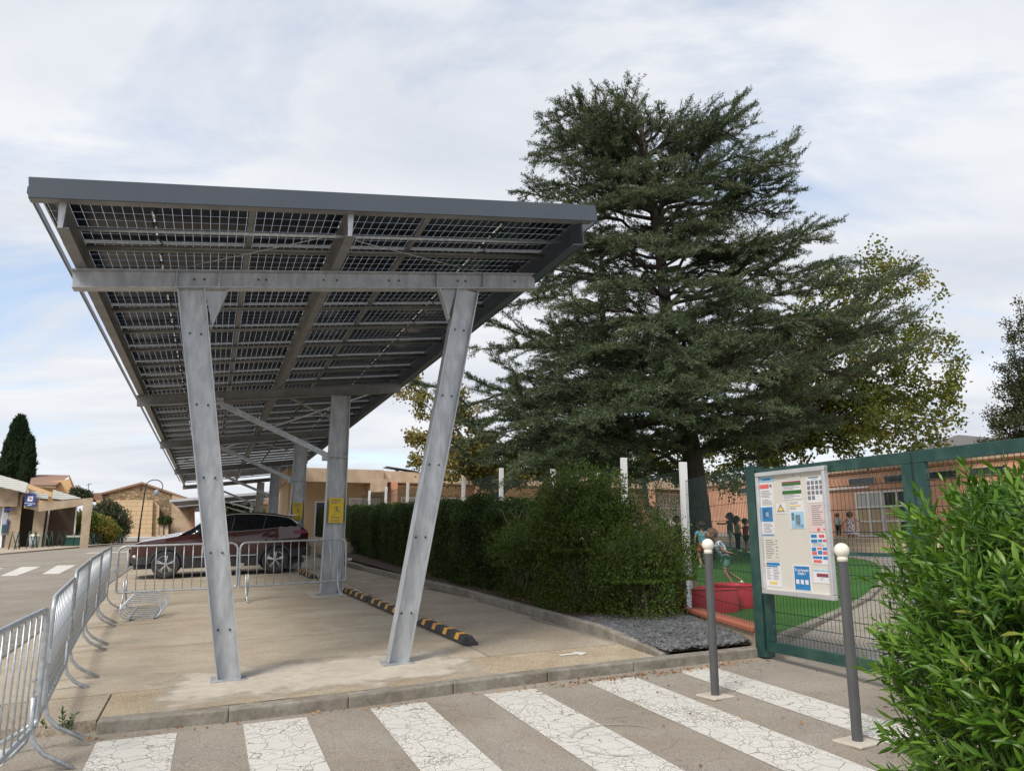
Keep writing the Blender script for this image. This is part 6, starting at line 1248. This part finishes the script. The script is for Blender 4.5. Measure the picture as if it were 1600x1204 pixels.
def shrub(lab, s0, t0, rs, rt_, H_, n, m, ll, lean=0, thin=0):
    r = root('shrub', lab, 'shrub', P(s0, t0), 0, 'leafy shrubs at the near end of the hedge'); v = unit(RNG.normal(size=(n, 3))); v[:, 2] = v[:, 2]*.5+.5*np.abs(v[:, 2])
    lum = 1+.09*np.sin(v[:, 0]*6+v[:, 1]*4+1)+.07*np.sin(v[:, 1]*9+v[:, 2]*7)+.06*np.sin(v[:, 0]*15-v[:, 2]*13)+.04*np.sin(v[:, 1]*23+v[:, 2]*19)
    rad = lum*(1-(.34+thin)*RNG.random(n)**1.7); q_ = np.sign(v)*np.abs(v)**.8
    a3 = np.stack([s0+q_[:, 0]*rs*rad+lean*q_[:, 2], t0+q_[:, 1]*rt_*rad, H_*.45+q_[:, 2]*H_*.55*rad], 1)
    low_ = RNG.random(n) < .3; ang = RNG.random(n)*6.283; a3[low_, 0] = s0+np.cos(ang[low_])*rs*.88*rad[low_]; a3[low_, 1] = t0+np.sin(ang[low_])*rt_*.88*rad[low_]; a3[low_, 2] = RNG.random(low_.sum())**1.3*H_*.85; a3[low_, 0] += (s0-a3[low_, 0])*np.clip(a3[low_, 2]/H_-.4, 0, 1)*.7; a3[low_, 1] += (t0-a3[low_, 1])*np.clip(a3[low_, 2]/H_-.4, 0, 1)*.7
    # shoots sticking out of the outline
    ns = int(230*rs); k = 14; vv = unit(RNG.normal(size=(ns, 3))); vv[:, 2] = np.abs(vv[:, 2])*1.0; qq = np.sign(vv)*np.abs(vv)**.8; b0 = np.stack([s0+qq[:, 0]*rs, t0+qq[:, 1]*rt_, H_*.45+qq[:, 2]*H_*.55], 1)
    dd = unit(vv+np.array([0, 0, .7])); L_ = RNG.uniform(.08, .34, ns)
    sh = (b0[:, None, :]+dd[:, None, :]*(L_[:, None]*np.linspace(0, 1, k)[None, :])[:, :, None]).reshape(-1, 3); sh += RNG.normal(0, .012, sh.shape)
    a3 = np.concatenate([a3, sh]); a3[:, 2] = np.maximum(a3[:, 2], .04); c = loc2w(a3)
    o = link('foliage', hedge_leaves(c, len(c), ll, m, r.location), r); o['kind'] = 'stuff'
    mb = MB(); rnd = random.Random(int(s0*10))
    for i in range(16):
        a_ = rnd.random()*6.283; mb.tube([Vector((rnd.gauss(0, .12), rnd.gauss(0, .12), 0)), Vector((math.cos(a_)*rs*.4, math.sin(a_)*rt_*.4, H_*.45)), Vector((math.cos(a_)*rs*.8, math.sin(a_)*rt_*.8, H_*.85))], [.028, .018, .005], 5)
    mb.build('stems', M['bark2'], r)
shrub('big rounded bright green shrub forming the near end of the hedge', 5.62, 11.15, .80, 1.0, 2.15, 88000, 'shrub', .040)
shrub('looser lower shrub spilling over the slate chips beside the white fence post', 5.88, 9.72, .70, .66, 1.30, 34000, 'shrub', .036, .1, .4)
shrub('darker shrub between the big rounded one and the long hedge, thin on top', 5.55, 12.9, .72, .95, 1.36, 34000, 'shrub', .040, 0, .35)
shrub('open twiggy shrub leaning on the mesh fence behind the rounded one', 6.5, 10.7, .42, .8, 1.85, 8000, 'shrub', .038, .15, .5)
# ---- big leaved bush in the right foreground
ob = root('laurel_bush', 'big bright green bush with long pointed leaves filling the lower right corner', 'bush', (2.75, 3.15, .1), 0)
bc = Vector((2.70, 3.10, .1))
def bush_r(d):   # radius of the clipped volume along unit direction d (from the centre at half height)
    return 1.0
N = 7200; shoots = []
rb = random.Random(21); lf = []
cx, cy, Rx, Ry, Ht = 2.62, 3.05, 1.0, 1.0, 1.82
def surf(v):
    k = (abs(v.x)**3+abs(v.y)**3+abs(v.z)**3)**(1/3); v = v/k
    return Vector((cx+v.x*Rx, cy+v.y*Ry, .1+Ht*.5+v.z*Ht*.5))
for i in range(3900):
    v = Vector((rb.gauss(0, 1), rb.gauss(0, 1), rb.gauss(0, 1))).normalized()
    if v.y > .55 and v.x > .2 and rb.random() < .7: continue
    s0 = surf(v); out_ = Vector((v.x, v.y, v.z*.6)).normalized(); dirn = (out_*.8+Vector((0, 0, .75 if v.z > -.2 else .35))+Vector((rb.gauss(0, .3), rb.gauss(0, .3), rb.gauss(0, .2)))).normalized()
    dep = rb.random()**1.4*.30; s0 = s0-out_*(dep+.09)+Vector((rb.gauss(0, .02), rb.gauss(0, .02), rb.gauss(0, .02))); shoots.append((s0, dirn, rb.uniform(.09, .2)))
sm = MB()
lf_p, lf_d, lf_u, lf_l = [], [], [], []
for (p, d, L_) in shoots:
    sm.tube([p-d*.10-Vector((0, 0, .03)), p, p+d*L_], [.004, .003, .0018], 4)
    x = d.cross(Vector((rb.gauss(0, 1), rb.gauss(0, 1), rb.gauss(0, 1)))).normalized(); y = d.cross(x); nl = rb.randint(9, 13)
    for j in range(nl):
        f = j/(nl-1); a = j*2.4+rb.random()*.5; o_ = x*math.cos(a)+y*math.sin(a); ang = 1.15-.75*f
        ld = (d*math.cos(ang)+o_*math.sin(ang)+Vector((0, 0, -.05))).normalized(); lf_p.append(p+d*L_*f); lf_d.append(ld); lf_u.append((d-ld*d.dot(ld)).normalized()); lf_l.append(rb.choice((1, 1, 1, .7))*rb.uniform(.058, .098)*(1-.25*f*rb.random()))
st_o = sm.build('twigs', M['weed'], ob); 
for v in st_o.data.vertices: pass
st_o.location = -Vector(ob.location); st_o['kind'] = 'stuff'
# a lanceolate leaf folded along its midrib, curved back at the tip
LP = []
prof = [(0, .012), (.16, .065), (.40, .118), (.66, .102), (.87, .048), (1, 0)]
def leaf_template():
    V = []; Fc = []
    for (u, w) in prof: z = -.16*u*u; V += [(-w, u, z+w*.35), (0, u, z), (w, u, z+w*.35)]
    for i in range(len(prof)-1):
        a = i*3; Fc += [(a, a+1, a+4, a+3), (a+1, a+2, a+5, a+4)]
    return V, Fc
tv, tf = leaf_template(); tvn = np.array(tv)
Pn, Dn, Un, Ln = np.array(lf_p), np.array(lf_d), np.array(lf_u), np.array(lf_l); Xn = np.cross(Dn, Un)
camv = np.array([0, 0, CAMH]); to = unit(camv-Pn)
outw = ((Pn-np.array([cx, cy, 1.0]))*to).sum(1); vis = outw-(np.linalg.norm(Pn-camv, axis=1)*.25)+RNG.normal(0, .05, len(Pn))
# in-frame leaves nearest the camera become single parts
rel = Pn-camv; yc_ = rel[:, 1]*math.cos(PITCH)+rel[:, 2]*math.sin(PITCH); zc_ = -rel[:, 1]*math.sin(PITCH)+rel[:, 2]*math.cos(PITCH)
inf = (np.abs(rel[:, 0]/yc_) < 800/F) & (np.abs(zc_/yc_) < 602/F); vis[~inf] = -9
order = np.argsort(-vis); ind = order[:290]; rest = order[290:]
lm = bpy.data.meshes.new('leaf'); lm.from_pydata(tv, [], tf); lm.materials.append(M['oleander']); lm.polygons.foreach_set('use_smooth', [True]*len(lm.polygons))
def lmat(nm, c):
    m = mat(nm, tuple(x*.8 for x in c), tuple(min(1, x*1.15) for x in c), sc=30, rough=.36); n = m.node_tree; b = n.nodes['Principled BSDF']; tr = nd(n, 'ShaderNodeBsdfTranslucent'); tr.inputs[0].default_value = (*c, 1)
    ms = nd(n, 'ShaderNodeMixShader'); ms.inputs[0].default_value = .3; lk(n, b.outputs[0], ms.inputs[1]); lk(n, tr.outputs[0], ms.inputs[2]); lk(n, ms.outputs[0], n.nodes['Material Output'].inputs[0]); return m
lms = []
for k, c in enumerate([(.042, .115, .010), (.07, .165, .014), (.11, .225, .020), (.16, .29, .032), (.30, .33, .06)]):
    q = lm.copy(); q.name = 'leaf'; q.materials.clear(); q.materials.append(lmat('leaf_green_%d' % k, c)); lms.append(q)
for i in ind:
    o = bpy.data.objects.new('leaf', rb.choice(lms[:4]*5+lms[4:])); COL.objects.link(o); o.parent = ob; x, y, z = Vector(Xn[i]), Vector(Dn[i]), Vector(Un[i]); l = Ln[i]
    R_ = Matrix((x, y, z)).transposed().to_4x4(); o.matrix_local = Matrix.Translation(Vector(Pn[i])-ob.location) @ R_ @ Matrix.Diagonal((l, l, l, 1))
k = len(rest); q = Pn[rest][:, None, :]+Ln[rest][:, None, None]*(tvn[None, :, 0:1]*Xn[rest][:, None, :]+tvn[None, :, 1:2]*Dn[rest][:, None, :]+tvn[None, :, 2:3]*Un[rest][:, None, :]); q -= np.array(ob.location)
nv_ = len(tv); fa = np.array(tf); fi = (np.arange(k)[:, None, None]*nv_+fa[None]).reshape(-1)
me = bpy.data.meshes.new('foliage'); me.vertices.add(k*nv_); me.vertices.foreach_set('co', q.astype(np.float32).ravel()); me.loops.add(len(fi)); me.loops.foreach_set('vertex_index', fi.astype(np.int32)); nf = len(fi)//4
me.polygons.add(nf); me.polygons.foreach_set('loop_start', np.arange(0, nf*4, 4, dtype=np.int32)); me.materials.append(M['oleander']); me.polygons.foreach_set('use_smooth', [True]*nf); me.update(calc_edges=True)
o = link('foliage', me, ob); o['kind'] = 'stuff'
mb = MB()
for i in range(14):
    a_ = rb.random()*6.283; mb.tube([Vector((rb.gauss(0, .15), rb.gauss(0, .15), -.1)), Vector((math.cos(a_)*.4, math.sin(a_)*.4, .8)), Vector((math.cos(a_)*.7, math.sin(a_)*.7, 1.45))], [.03, .02, .006], 6)
mb.build('stems', M['bark2'], ob)
# weed in the kerb joint
wd_ = root('weed', 'thin weed growing from the kerb joint beside the second crowd barrier', 'plant', P(-.98, 7.28, Gz(-.98, 7.28)-.06), 0)
mb = MB(); cs = []; ds = []
for k in range(5):
    x, y = rb.gauss(0, .06), rb.gauss(0, .02); h = rb.uniform(.08, .25); tp_ = Vector((x*1.6+rb.gauss(0, .02), y, h)); mb.tube([(x, y, 0), tp_], .003, 4)
    for j in range(14): cs.append(Vector((x, y, 0)).lerp(tp_, .15+.85*j/13)); ds.append((rb.gauss(0, 1), rb.gauss(0, 1), .8))
mb.build('stems', M['weed'], wd_); o = link('foliage', fastmesh('foliage', leaves(np.array(cs), np.array(ds), .045, .014), 4, M['weed']), wd_); o['kind'] = 'stuff'
